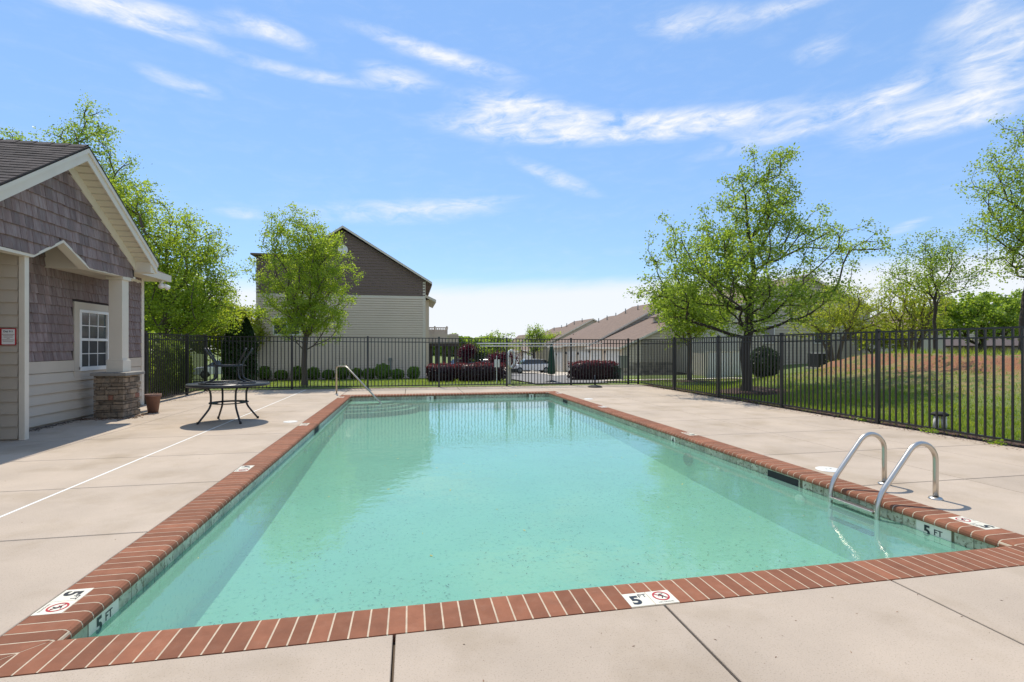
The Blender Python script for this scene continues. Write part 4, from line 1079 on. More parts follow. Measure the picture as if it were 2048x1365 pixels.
def cabinet():
    p = PD(1240, 24); p.z = T(p.x, p.y); t = thing('utility_cabinet', p, 'grey green utility cabinet on a post at the end of the right red hedge', 'cabinet')
    b = MB(); b.box(p.x-.02, p.x+.34, p.y-.12, p.y+.12, .48, 1.05); b.box(p.x-.03, p.x+.35, p.y-.13, p.y+.13, 1.05, 1.07); b.build('cabinet_box', M['greymetal'], t)
    b = MB(); b.box(p.x+.06, p.x+.16, p.y-.05, p.y+.05, p.z, .48); b.build('post', M['greymetal'], t)
    q = PD(1233, 24.8); q.z = T(q.x, q.y); t = thing('green_bin', q, 'dark green refuse bin beside the right red hedge', 'bin')
    b = MB(); b.add([(q.x-.22, q.y-.2, q.z), (q.x+.22, q.y-.2, q.z), (q.x+.22, q.y+.2, q.z), (q.x-.22, q.y+.2, q.z), (q.x-.27, q.y-.25, .52), (q.x+.27, q.y-.25, .52), (q.x+.27, q.y+.25, .52), (q.x-.27, q.y+.25, .52)], [(3,2,1,0),(4,5,6,7),(0,1,5,4),(1,2,6,5),(2,3,7,6),(3,0,4,7)]); b.build('bin_body', M['greenmetal'], t)
    b = MB(); b.box(q.x-.29, q.x+.29, q.y-.28, q.y+.28, .521, .57); b.build('lid', M['greenmetal'], t, bevel=.02)
cabinet()
def pipes():
    p = PT(1880, 857); t = thing('capped_pipes', p, 'two short white pipes with a black cap in the mulch outside the right fence', 'pipe')
    for dx in (-.075, .075):
        b = MB(); b.tube([p+Vector((dx, -dx*.3, -.03)), p+Vector((dx*.75, -dx*.2, .24))], .045, 12); b.build('pipe', M['plastic'], t)
    b = MB(); b.lathe([(.001, .30), (.08, .30), (.13, .27), (.13, .235), (.06, .235)], p, 16); b.build('cap', M['rubber'], t)
pipes()

# ------------------------------------------------------------------ vegetation
def np_mesh(name, V, nper, mats, parent=None, loc=(0,0,0), midx=None):
    """V (N*nper,3) separate polygons of nper vertices"""
    loc = np.array(loc, dtype=float); n = len(V)//nper
    me = bpy.data.meshes.new(name); me.vertices.add(len(V)); me.vertices.foreach_set('co', (V-loc).astype(np.float32).ravel())
    me.loops.add(len(V)); me.loops.foreach_set('vertex_index', np.arange(len(V), dtype=np.int32))
    me.polygons.add(n); me.polygons.foreach_set('loop_start', np.arange(0, len(V), nper, dtype=np.int32)); me.polygons.foreach_set('loop_total', np.full(n, nper, dtype=np.int32))
    if midx is not None: me.polygons.foreach_set('material_index', midx.astype(np.int32))
    for m_ in (mats if isinstance(mats, list) else [mats]): me.materials.append(m_)
    me.update(calc_edges=True)
    return raw_obj(name, me, loc, parent)
def leaves(C, size, rng, flat=.35, droop=.3):
    """kite leaves at centres C"""
    n = len(C); s = size*rng.uniform(.6, 1.25, n)[:, None]
    nrm = rng.normal(size=(n, 3)); nrm[:, 2] += flat*np.sign(rng.random(n)-.2)*2; nrm /= np.linalg.norm(nrm, axis=1)[:, None]
    a = rng.normal(size=(n, 3)); a[:, 2] -= droop; a -= nrm*(a*nrm).sum(1)[:, None]; a /= np.linalg.norm(a, axis=1)[:, None]
    b = np.cross(nrm, a)
    V = np.empty((n, 4, 3))
    V[:, 0] = C-a*s*.5; V[:, 1] = C+b*s*.42-a*s*.08+nrm*s*.12; V[:, 2] = C+a*s*.5; V[:, 3] = C-b*s*.42-a*s*.08+nrm*s*.12
    return V.reshape(-1, 3)
def tree(name, label, base, ells, trunk_r, first, ntar, nleaf, lsize, seed, leafm, barkm, kappa=.45, spread=.16, stems=1, group=None, cat='tree', lean=(0,0), leader=True, splay=.25):
    rng = np.random.default_rng(seed); base = np.array(base, dtype=float)
    vol = np.array([e[3]*e[4]*e[5] for e in ells]); pr = vol/vol.sum()
    tg = []
    for e, k in zip(ells, rng.multinomial(ntar, pr)):
        d = rng.normal(size=(k, 3)); d /= np.linalg.norm(d, axis=1)[:, None]; r = rng.random(k)**(1/2.2)
        r *= rng.uniform(.82, 1.16, k)
        tg.append(base+np.array(e[:3])+d*r[:, None]*np.array(e[3:]))
    tg = np.concatenate(tg)
    top = base+np.array([lean[0], lean[1], first])
    nodes = []; par = []; plen = []; dirs = []; ok = []
    def addn(p, pa, okk=True):
        nodes.append(p); par.append(pa); ok.append(okk)
        if pa < 0: plen.append(0.); dirs.append(np.array([0, 0, 1.]))
        else:
            d = p-nodes[pa]; l = np.linalg.norm(d); plen.append(plen[pa]+l); dirs.append(d/max(l, 1e-6))
        return len(nodes)-1
    addn(base, -1, stems > 1)
    ns = max(2, int(first/.35))
    if stems == 1:
        last = 0
        for i in range(1, ns+1):
            p = base+(top-base)*i/ns+np.array([*(rng.normal(size=2)*.012*first), 0])*(i < ns)
            last = addn(p, last, i >= ns)
        # leader
        ctr = tg.mean(0); zt_ = base[2]+max(e[2]+e[5] for e in ells)*.72
        cur = nodes[last].copy(); steps = int((zt_-cur[2])/.4)
        for i in range(steps if leader else 0):
            aim = np.array([ctr[0], ctr[1], zt_])-cur; aim /= np.linalg.norm(aim)+1e-6
            cur = cur+aim*.4+rng.normal(size=3)*.05; last = addn(cur.copy(), last)
    else:
        for s in range(stems):
            a = 2*math.pi*s/stems+rng.uniform(-.4, .4); last = 0; cur = base.copy(); dd = np.array([math.cos(a)*splay, math.sin(a)*splay, 1.]); dd /= np.linalg.norm(dd)
            for i in range(int(first*1.6/.3)):
                cur = cur+dd*.3+rng.normal(size=3)*.02; last = addn(cur.copy(), last, cur[2]-base[2] > first*.7)
    order = np.argsort(np.linalg.norm(tg-top, axis=1))
    tips = []
    for ti in order:
        t = tg[ti]; A = np.array(nodes); d = np.linalg.norm(A-t, axis=1); cost = d+kappa*np.array(plen)
        vz = (t[2]-A[:, 2])/np.maximum(d, .01); cost = cost+d*np.clip(-vz-.05, 0, 1)*1.5
        cost[~np.array(ok)] = 1e9
        i = int(np.argmin(cost)); p0 = nodes[i]; L_ = d[i]
        if L_ < .08: tips.append(i); continue
        k = max(1, int(L_/.28)); ctrl = p0+dirs[i]*L_*.35+np.array([0, 0, L_*.06]); last = i
        for s in range(1, k+1):
            u = s/k; q = p0*(1-u)**2+ctrl*2*u*(1-u)+t*u*u
            if s < k: q = q+rng.normal(size=3)*.018
            last = addn(q, last)
        tips.append(last)
    A = np.array(nodes); n = len(A); w = np.zeros(n); kids = [[] for _ in range(n)]
    for i in range(1, n): kids[par[i]].append(i)
    for i in range(n-1, -1, -1):
        if not kids[i]: w[i] += 1
        if i: w[par[i]] += w[i]
    rad = trunk_r*(w/w[0])**.46; rad = np.maximum(rad, .006)
    if stems == 1: rad[0] *= 1.35; rad[1] *= 1.08
    root = thing(name, base, label, cat, group)
    b = MB()
    stack = [(0, None)]
    while stack:
        i, pa = stack.pop(); ch = [pa] if pa is not None else []; cur = i
        while True:
            ch.append(cur); kk = kids[cur]
            if not kk: break
            kk = sorted(kk, key=lambda j: -w[j])
            for j in kk[1:]: stack.append((j, cur))
            cur = kk[0]
        if len(ch) < 2: continue
        rr = [float(rad[j]) for j in ch]
        if pa is not None: rr[0] = min(rr[0], rr[1]*1.15)
        rr[-1] = .003
        mr_ = max(rr[:2]); sd = 9 if mr_ > .06 else (5 if mr_ > .02 else 3)
        b.tube([A[j] for j in ch], rr, sd, caps=False)
    b.build('trunk', barkm, root)
    # leaves round tips and along thin twigs
    thin = [j for j in range(n) if rad[j] < trunk_r*.16]
    pts = np.array([A[j] for j in tips]*2+[A[j] for j in thin])
    idx = rng.integers(0, len(pts), nleaf)
    C = pts[idx]+rng.normal(size=(nleaf, 3))*spread*np.array([1, 1, .8])
    V = leaves(C, lsize, rng)
    np_mesh('crown', V, 4, leafm, root, loc=base+np.array([0, 0, first]))
    return root

def bush(name, label, c, rx, ry, rz, n, lsize, leafm, seed, cat='bush', group=None, parts=True, topm=None, boxy=2., corem=None, tophi=.72):
    """clipped shrub: leaf shell over a leafy core"""
    rng = np.random.default_rng(seed); c = np.array(c, dtype=float)
    root = thing(name, c, label, cat, group)
    d = rng.normal(size=(n, 3)); d /= (np.abs(d)**boxy).sum(1)[:, None]**(1/boxy)
    r = 1-np.abs(rng.normal(size=n))*.10+.07*np.sin(d[:, 0]*7+seed)*np.cos(d[:, 2]*5+seed)+.05*np.sin(d[:,1]*13+seed*2)+np.where(rng.random(n)<.03, .14, 0)
    C = c+np.array([0, 0, rz])+d*r[:, None]*np.array([rx, ry, rz])
    C = C[C[:, 2] > c[2]+.02]
    V = leaves(C, lsize, rng, flat=.2, droop=0)
    mats = [leafm, topm or leafm]; hz = np.repeat
    mi = ((C[:, 2]-c[2]) > 2*rz*(tophi+rng.normal(size=len(C))*.07)).astype(np.int32) if topm else None
    np_mesh('foliage', V, 4, mats, root, loc=c+np.array([0, 0, rz]), midx=mi)
    b = MB(); nn = 14; vs = []
    for i in range(9):
        ph = math.pi*i/8
        for k in range(nn):
            a = 2*math.pi*k/nn; q = np.array([math.sin(ph)*math.cos(a), math.sin(ph)*math.sin(a), math.cos(ph)]); q /= (np.abs(q)**boxy).sum()**(1/boxy)
            q = q*.86; vs.append(c+np.array([0, 0, rz])+q*np.array([rx, ry, rz]))
    b.sm = True; b.add(vs, [(i*nn+k, i*nn+(k+1)%nn, (i+1)*nn+(k+1)%nn, (i+1)*nn+k) for i in range(8) for k in range(nn)]); b.build('inner_growth', corem or leafm, root)
    return root

def g(p): p = Vector(p); return (p.x, p.y, T(p.x, p.y))
# big maple outside the right fence
p = g(PT(1492, 784)); Zr = zdepth(p)
tree('maple_tree', 'large spreading maple with a broad lopsided crown outside the right fence', p,
     [(0,0,3.3, 3.0,2.6,1.3), (-1.3,0,4.4, 2.3,2.1,1.4), (.5,0,5.5, 2.2,1.9,1.5), (.5,0,6.6, 1.45,1.3,1.0), (.9,0,7.75, .8,.9,.95), (3.5,-.3,5.0, 2.0,1.4,.75), (-2.5,.2,3.1, 1.3,1.5,.95), (2.6,0,3.6,1.5,1.4,.8)],
     .15, 1.7, 640, 40000, .074, 21, M['leaf'], M['barkdark'], kappa=.38, spread=.13)
# upright maple behind the far fence, left
p = g(PD(609, 20.4))
tree('maple_tree', 'upright vase shaped maple with bright leaves in front of the large house', p,
     [(0,0,3.3, 1.9,1.7,1.5), (-.1,0,4.6, 1.95,1.7,1.5), (-.35,0,6.1, 1.35,1.2,1.25), (.5,0,5.3, 1.35,1.3,1.1), (.4,0,2.7,1.7,1.5,.7)],
       .11, 1.2, 520, 36000, .070, 5, M['leaflight'], M['bark'], kappa=.60, spread=.12, leader=False)
# small trees and far trees, right
p = g(PD(1379, 22.3))
tree('maple_tree', 'small young maple left of the large maple outside the fence', p, [(.1,0,2.9,1.8,1.5,1.1), (-.6,0,3.6,1.3,1.2,.9)], .085, 1.35, 200, 15000, .09, 8, M['leaflight'], M['bark'], kappa=.4)
p = g(PD(1668, 27))
tree('crape_myrtle', 'pale multi-stemmed tree in front of the grey gabled house', p, [(.2,0,3.4,2.4,2.0,1.3), (1.0,0,2.8,2.3,1.8,1.1), (-1.2,0,2.6,1.6,1.5,.9)], .16, 1.2, 300, 11000, .085, 14, M['leafyellow'], M['bark'], kappa=.5, stems=7, splay=.35)
p = g(PD(1868, 20.5))
tree('oak_tree', 'thin dark tree with sparse leaves on the clay bank', p, [(-.2,0,3.6,1.9,1.6,1.0), (.1,0,4.4,1.4,1.2,.8), (-.9,0,3.0,1.2,1.2,.6), (1.1,0,3.2,1.0,1.1,.7)], .06, 1.5, 180, 7000, .07, 17, M['leaf'], M['barkdark'], kappa=.36)
p = g(PD(1822, 27))
tree('crape_myrtle', 'bare looking multi-stemmed tree behind the thin dark tree', p, [(0,0,3.9,2.0,1.8,1.3), (.1,0,2.8,1.8,1.6,1.1)], .15, 1.5, 260, 5200, .11, 19, M['leafyellow'], M['bark'], kappa=.6, stems=8, splay=.28)
p = g(PD(2046, 17.5))
tree('maple_tree', 'tall maple at the right edge of the lawn, partly out of view', p, [(.4,0,5.6,2.2,2.0,2.0), (.6,0,7.6,1.4,1.3,1.7), (-.2,0,4.0,1.9,1.8,.9), (1.6,0,4.6,2.4,2.0,1.8), (.1,0,3.2,1.4,1.5,.7)], .105, 1.15, 420, 22000, .074, 23, M['leaf'], M['barkdark'], kappa=.42)
p = g(PD(1960, 31))
tree('shade_tree', 'low wide green tree behind the bank on the right', p, [(0,0,3.0,4.2,2.6,1.4), (-1.5,0,3.6,2.4,2.2,1.1), (2.6,0,3.2,2.4,2.0,1.4)], .18, 1.1, 320, 17000, .16, 29, M['leaf'], M['barkdark'], kappa=.4)
p = g(PD(1745, 33))
tree('shade_tree', 'small yellow green tree at the corner of the grey gabled house', p, [(.4,0,1.9,1.9,1.7,1.0), (1.3,0,1.7,1.6,1.5,.9)], .1, .7, 150, 5000, .14, 31, M['leafyellow'], M['bark'], kappa=.4)
# behind the clubhouse
p = g(PD(120, 23))
tree('maple_tree', 'tall leafy tree rising behind the clubhouse roof, far left', p, [(0,0,7.4,3.3,2.6,2.6), (-1.4,0,9.6,2.6,2.2,1.6), (1.3,0,10.2,1.9,1.8,2.1), (2.6,0,7.6,2.2,2.2,2.0), (1.1,0,12.0,.9,.9,1.2), (-2.6,0,9.4,1.9,1.6,1.7), (.2,0,10.8,1.5,1.2,1.3), (1.9,0,9.2,1.7,1.5,1.6)], .24, 2.4, 680, 38000, .093, 41, M['leaf'], M['bark'], kappa=.45, spread=.19)
p = g(PD(335, 22.5))
tree('maple_tree', 'broad green tree between the clubhouse and the large house', p, [(0,0,4.2,2.9,2.4,2.3), (-.8,0,6.3,2.3,2.0,1.9), (1.1,0,6.2,1.6,1.6,1.6), (1.2,0,3.4,1.9,1.8,1.6), (-1.6,0,7.9,1.3,1.2,1.3)], .20, 1.3, 640, 42000, .090, 43, M['leaflight'], M['bark'], kappa=.42, spread=.19)
p = g(PD(285, 27))
tree('shade_tree', 'darker tree filling the gap behind the left fence', p, [(0,0,3.0,3.2,2.2,2.4), (1.2,0,4.6,2.2,2.0,1.8)], .2, .9, 320, 17000, .17, 44, M['leaf'], M['bark'], kappa=.4, spread=.22)
p = g(PD(452, 30))
tree('shade_tree', 'yellow green tree just left of the large house', p, [(0,0,3.0,2.6,2.2,1.6), (-.8,0,3.8,1.8,1.7,1.1), (1.1,0,2.6,1.6,1.6,1.1)], .16, 1.0, 320, 16000, .16, 47, M['leafyellow'], M['barkdark'], kappa=.4, spread=.2)
# conical evergreens
def arborvitae(px, Z, w, h, label, seed):
    p = g(PD(px, Z)); rng = np.random.default_rng(seed); root = thing('arborvitae', p, label, 'evergreen tree', 'dark columnar evergreens left of the large house')
    n = 15000; z = rng.random(n)**.8; a = rng.random(n)*2*math.pi
    prof = np.minimum(1, (1-z)*2.6)**.75*(.86+.14*np.minimum(1, z*6)); r = prof*w/2*(1-np.abs(rng.normal(size=n))*.12)*(1+.07*np.sin(a*5+z*9))
    C = np.stack([p[0]+r*np.cos(a), p[1]+r*np.sin(a), p[2]+z*h], 1)
    np_mesh('foliage', leaves(C, .12, rng, flat=0, droop=-1.2), 4, M['leafdark'], root, loc=np.array(p)+np.array([0,0,h/2]))
    b = MB(); b.lathe([(w*.38, .02), (w*.41, h*.2), (w*.40, h*.5), (w*.26, h*.75), (.02, h*.97)], p, 14); b.build('inner_growth', M['leafdark'], root)
arborvitae(467, 25.5, .95, 3.35, 'dark columnar evergreen, the left one of the close pair', 1)
arborvitae(493, 25.9, .95, 3.3, 'dark columnar evergreen, the right one of the close pair', 2)
# climbing hedge outside the left fence
for i, (y, h, r) in enumerate(((15.6, 1.75, .55), (16.9, 1.9, .6), (18.2, 1.75, .55))):
    bush('hedge_shrub', ('loose green shrub outside the left fence, nearest the clubhouse', 'loose green shrub outside the left fence, middle one', 'loose green shrub outside the left fence, by the far corner')[i],
         (-7.55, y, -.03), r, .8, h/2, 4600, .085, M['leafhedge'], 60+i, 'shrub', 'shrubs outside the left fence')
# boxwoods in front of the house
bx = [(496,26),(530,25),(562,25),(595,24),(627,24),(656.5,24),(685,24),(712,24),(737,26),(765,33),(795,27),(827,25)]
where = ['leftmost, by the house corner','second from the left','third from the left','left of the maple trunk','right of the maple trunk','behind the hand rail top','right of the hand rail top','left of a fence post',
         'just left of the widest one','the widest one','third from the right end','rightmost, loose and leafy']
for i, (px, wpx) in enumerate(bx):
    Z = 30.6; p = g(PD(px, Z)); r = wpx*Z/FPX/2*.98
    bush('boxwood', 'clipped boxwood at the foot of the large house, '+where[i] if i not in (9,) else 'clipped green boxwood at the foot of the large house, the widest one', p, r, r, (.36+.07*math.sin(i*2.3)) if i != 9 else .47, 1700, .075, M['leafbox'], 80+i, 'shrub', 'boxwoods along the large house', boxy=2.4)
drape('mulch_bed', [(-10.5,30.2),(-4,31.4),(1.6,32.2)], [(-9.8,33),(-4,33),(1.6,33.4)], M['mulchbed'], .02, 2)
# red hedges
def hedge(x0, x1, y, zt, label, seed):
    z0 = T((x0+x1)/2, y); rz = (zt-z0)/2
    bush('red_hedge', label, ((x0+x1)/2, y, z0), (x1-x0)/2, .5, rz, int(5200*(x1-x0)/2.2), .07, M['leafred'], seed, 'hedge', 'dark red clipped hedges', topm=M['leafredtop'], boxy=5., tophi=.80)
def hx(px, Z): return PD(px, Z).x
hy = lambda px: PD(px, 24.6).y
hedge(hx(853,24.6), hx(913,24.6), hy(883), .66, 'clipped dark red hedge with pink tops, left piece beside the house', 101)
hedge(hx(909,24.6), hx(1012,24.6), hy(960), .70, 'clipped dark red hedge with pink tops, longer piece behind the small sign', 102)
hedge(hx(1137,24.6), hx(1236,24.6), hy(1187), .80, 'clipped dark red hedge with pink tops, right of the closed umbrella', 103)
# holly
p = g(PD(1528, 25)); bush('holly_bush', 'dark rounded conical holly outside the right fence', p, .78, .75, .82, 7000, .075, M['leafdark'], 110, 'shrub', boxy=1.75)
# far small trees
for (px, Z, w, zt, lm, lab, nm, kp) in ((990, 62, 90, 3.4, 'leaf', 'round green tree far beyond the gate', 'round_tree', .4), (1068, 66, 70, 4.3, 'leaf', 'tall thin tree beyond the gate, before the far roof', 'round_tree', .5), (1103, 70, 70, 3.7, 'leaflight', 'dense green tree beside the far brown roofs', 'round_tree', .4),
        (1003, 44, 62, 1.0, 'leafmaroon', 'small dark maroon tree over the far hedge', 'plum_tree', .4), (932, 60, 36, 1.7, 'leafmaroon', 'narrow dark red tree beside the timber deck', 'plum_tree', .5), (952, 64, 40, 1.6, 'leafdark', 'dark evergreen beside the narrow red tree', 'evergreen_tree', .5),
        (1168, 62, 70, 3.2, 'leafmaroon', 'sparse reddish tree in front of the brown roofs', 'plum_tree', .4), (1215, 95, 50, 6.2, 'leaf', 'green tree top behind the brown roofs, left', 'round_tree', .4), (1237, 97, 40, 5.9, 'leaflight', 'green tree top behind the brown roofs, right', 'round_tree', .4)):
    p = g(PD(px, Z)); r = w*Z/FPX/2; h = zt-p[2]
    tree(nm, lab, p, [(0,0,h*.66, r,r*.8,h*.32), (r*.2,0,h*.8, r*.7,r*.6,h*.2)], .03*h+.02, h*.28, 90, 2600 if lm != 'leafmaroon' or px > 1100 else 4200, .05*math.sqrt(Z/8)*1.25, int(px), M[lm], M['barkdark'], kappa=kp, spread=.22)
for i, (px, w, Z, h) in enumerate(((905, 60, 210, 8.2),(935, 70, 230, 7.3),(975, 80, 225, 7.6),(1015, 70, 240, 6.4),(880, 70, 230, 7.0),(1060, 90, 250, 6.0),(1105,60,250,7.5))):
    p = g(PD(px, Z)); r = w*Z/FPX/2
    bush('far_tree', 'hazy blue green tree crown on the horizon '+('above the timber deck','left of the narrow red tree','behind the round green tree','left of the thin tree','hidden mostly by the timber deck','behind the thin tree','beside the far roof')[i], p, r, r*.7, h/2+.5, 1500, 1.3, M['leaf'], 130+i, 'tree', 'distant trees on the horizon', boxy=2)

# grass blades on the lawns
def grass():
    rng = np.random.default_rng(77); Cs = []
    def region(n, x0, x1, y0, y1):
        return np.stack([rng.uniform(x0, x1, n), rng.uniform(y0, y1, n)], 1)
    P = np.concatenate([region(52000, 9.5, 13.5, 3, 18), region(30000, 13.5, 18, 5, 19), region(16000, -6.8, 4.8, 19.4, 30), region(12000, 9, 20, 18.7, 26), region(1200, 9.0, 9.6, 4, 18)])
    # thin on the clay
    keep = []
    for x, y in P:
        nx = x+4.4*(mnoise.noise(Vector((x*.7, y*.7, 5)))*.5)
        pr = 1.0
        if nx > 12.4: pr = .42
        if 14.6 < nx < 17.0 and y < 19: pr = .10
        if 4.7 < x < 9.2 and y > 19: pr = 0
        if math.hypot(x-10.85, y-14.7) < 1.1: pr = .05
        keep.append(rng.random() < pr)
    P = P[np.array(keep)]; n = len(P)
    z = np.array([T(x, y) for x, y in P]); B = np.stack([P[:, 0], P[:, 1], z-.005], 1)
    h = rng.uniform(.03, .09, n)[:, None]; crest = (P[:, 0] > 16.6); h[crest] *= 2.2
    h *= np.array([1.0+1.1*max(0, mnoise.noise(Vector((x*1.1, y*1.1, 9)))) for x, y in P])[:, None]
    a = rng.random(n)*2*math.pi; w = rng.uniform(.006, .011, n)[:, None]
    s = np.stack([np.cos(a), np.sin(a), np.zeros(n)], 1); ln = rng.normal(size=(n, 3))*.35; ln[:, 2] = 1
    V = np.empty((n, 3, 3)); V[:, 0] = B-s*w; V[:, 1] = B+s*w; V[:, 2] = B+ln*h
    o = np_mesh('grass', V.reshape(-1, 3), 3, M['grass'], None, loc=(10, 12, 0)); tagit(o, kind='stuff')
grass()
def chips(name, n, fn, size, m, seed, thick=.25):
    rng = random.Random(seed); b = MB()
    for _ in range(n):
        x, y, z = fn(rng); s = size*rng.uniform(.5, 1.5); a = rng.random()*6.28
        Mx = Matrix.Translation((x, y, z+s*thick*.4)) @ Matrix.Rotation(a, 4, 'Z') @ Matrix.Rotation(rng.uniform(-.5, .5), 4, 'X') @ Matrix.Rotation(rng.uniform(-.4,.4), 4, 'Y')
        l = s*rng.uniform(.8, 1.8); w_ = s*rng.uniform(.3, .6); t_ = s*thick*.3
        vs = [Mx @ Vector(v) for v in ((-l,0,0),(0,-w_,t_),(l,0,-t_*.5),(0,w_,t_),(0,0,t_*2.2))]
        b.add(vs, [(0,1,4),(1,2,4),(2,3,4),(3,0,4)])
    o = b.build(name, m); o['kind'] = 'stuff'; return o
chips('mulch_chips', 4200, lambda r: (lambda x, y: (x, y, T(x, y)+.015))(8.98+abs(r.gauss(0, .28)), r.uniform(3, 18.6)), .022, M['mulch'], 1)
chips('mulch_chips', 1500, lambda r: (lambda a, q: (10.85+q*math.cos(a), 14.72+q*math.sin(a), T(10.85+q*math.cos(a), 14.72+q*math.sin(a))+.02))(r.random()*6.28, r.random()**.5*.95), .03, M['mulch'], 2)
chips('leaf_litter', 1500, lambda r: (8.86-abs(r.gauss(0, .13)), r.uniform(3.5, 18.7), .0), .014, M['litter'], 3, .2)
chips('leaf_litter', 1300, lambda r: (r.uniform(-6.7, 8.8), 18.72-abs(r.gauss(0, .10)), .0), .016, M['litter'], 4, .2)
chips('leaf_litter', 420, lambda r: (-6.68+abs(r.gauss(0, .18)), r.uniform(12.8, 18.7), .0), .016, M['litter'], 5, .2)
chips('leaf_litter', 260, lambda r: (lambda x, y: (x, y, 0))(*r.choice([(r.uniform(4.9, 8.8), r.uniform(3, 18)), (r.uniform(-6, -2.2), r.uniform(3, 18)), (r.uniform(-2, 4.7), r.uniform(1.6, 2.6))])), .0055, M['litter'], 6, .3)
chips('leaf_litter', 520, lambda r: (-5.85+abs(r.gauss(0, .14)), r.uniform(11.85, 12.95), 0) if r.random() < .5 else (r.uniform(-6.7, -5.75), 12.0-abs(r.gauss(0,.12)), 0), .020, M['litter'], 7, .3)
chips('leaf_litter', 500, lambda r: (-6.70+abs(r.gauss(0, .10)), r.uniform(9.7, 12.1), 0), .018, M['soil'], 8, .3)
# tree mulch rings
def ringbed(c, r):
    b = MB(); n = 24; vs = [(c[0], c[1], T(c[0], c[1])+.07)]
    for k in range(n): a = 2*math.pi*k/n; q = r*(1+.12*math.sin(3*a+c[0])); x, y = c[0]+q*math.cos(a), c[1]+q*math.sin(a); vs.append((x, y, T(x, y)+.01))
    b.sm = True; b.add(vs, [(0, 1+k, 1+(k+1) % n) for k in range(n)]); o = b.build('mulch_ring', M['mulchbed']); o['kind'] = 'structure'
p = PT(1492, 784); ringbed((p.x, p.y), 1.15); p = PD(1379, 22.3); ringbed((p.x, p.y), 1.1)
# pool debris: floating leaves and sediment
def debris():
    rng = random.Random(12); b = MB()
    for _ in range(70):
        x, y = rng.uniform(WX0+.1, WX1-.1), 3.1+12.5*rng.random()**1.3; s = rng.uniform(.006, .016); a = rng.random()*6.28
        q = [(x+s*1.5*math.cos(a), y+s*1.5*math.sin(a)), (x-s*.6*math.sin(a), y+s*.6*math.cos(a)), (x-s*1.5*math.cos(a), y-s*1.5*math.sin(a)), (x+s*.6*math.sin(a), y-s*.6*math.cos(a))]
        b.add([(u, v, WZ+.004) for u, v in q], [(3,2,1,0)])
    o = b.build('floating_leaves', M['floatleaf']); o['kind'] = 'stuff'
    b = MB()
    for _ in range(6500):
        x = rng.uniform(WX0+.05, WX1-.05); y = 3.1+12.8*rng.random()**1.6
        if mnoise.noise(Vector((x*.8, y*.8, 2))) < -.05 and rng.random() < .75: continue
        f = (y-WY0)/(WY1-WY0); zn, zf = -.74, -.50; i = f*12; i0 = min(int(i), 11); z0 = zn+(zf-zn)*sm(.1, .8, i0/12); z1 = zn+(zf-zn)*sm(.1, .8, (i0+1)/12); z = z0+(z1-z0)*(i-i0)
        s = rng.uniform(.004, .011); a = rng.random()*6.28; l = rng.uniform(1, 2.6)
        q = [(x+s*l*math.cos(a), y+s*l*math.sin(a)), (x-s*.6*math.sin(a), y+s*.6*math.cos(a)), (x-s*l*math.cos(a), y-s*l*math.sin(a)), (x+s*.6*math.sin(a), y-s*.6*math.cos(a))]
        b.add([(u, v, z+.006) for u, v in q], [(3,2,1,0)])
    o = b.build('pool_sediment', M['speck']); o['kind'] = 'stuff'
debris()

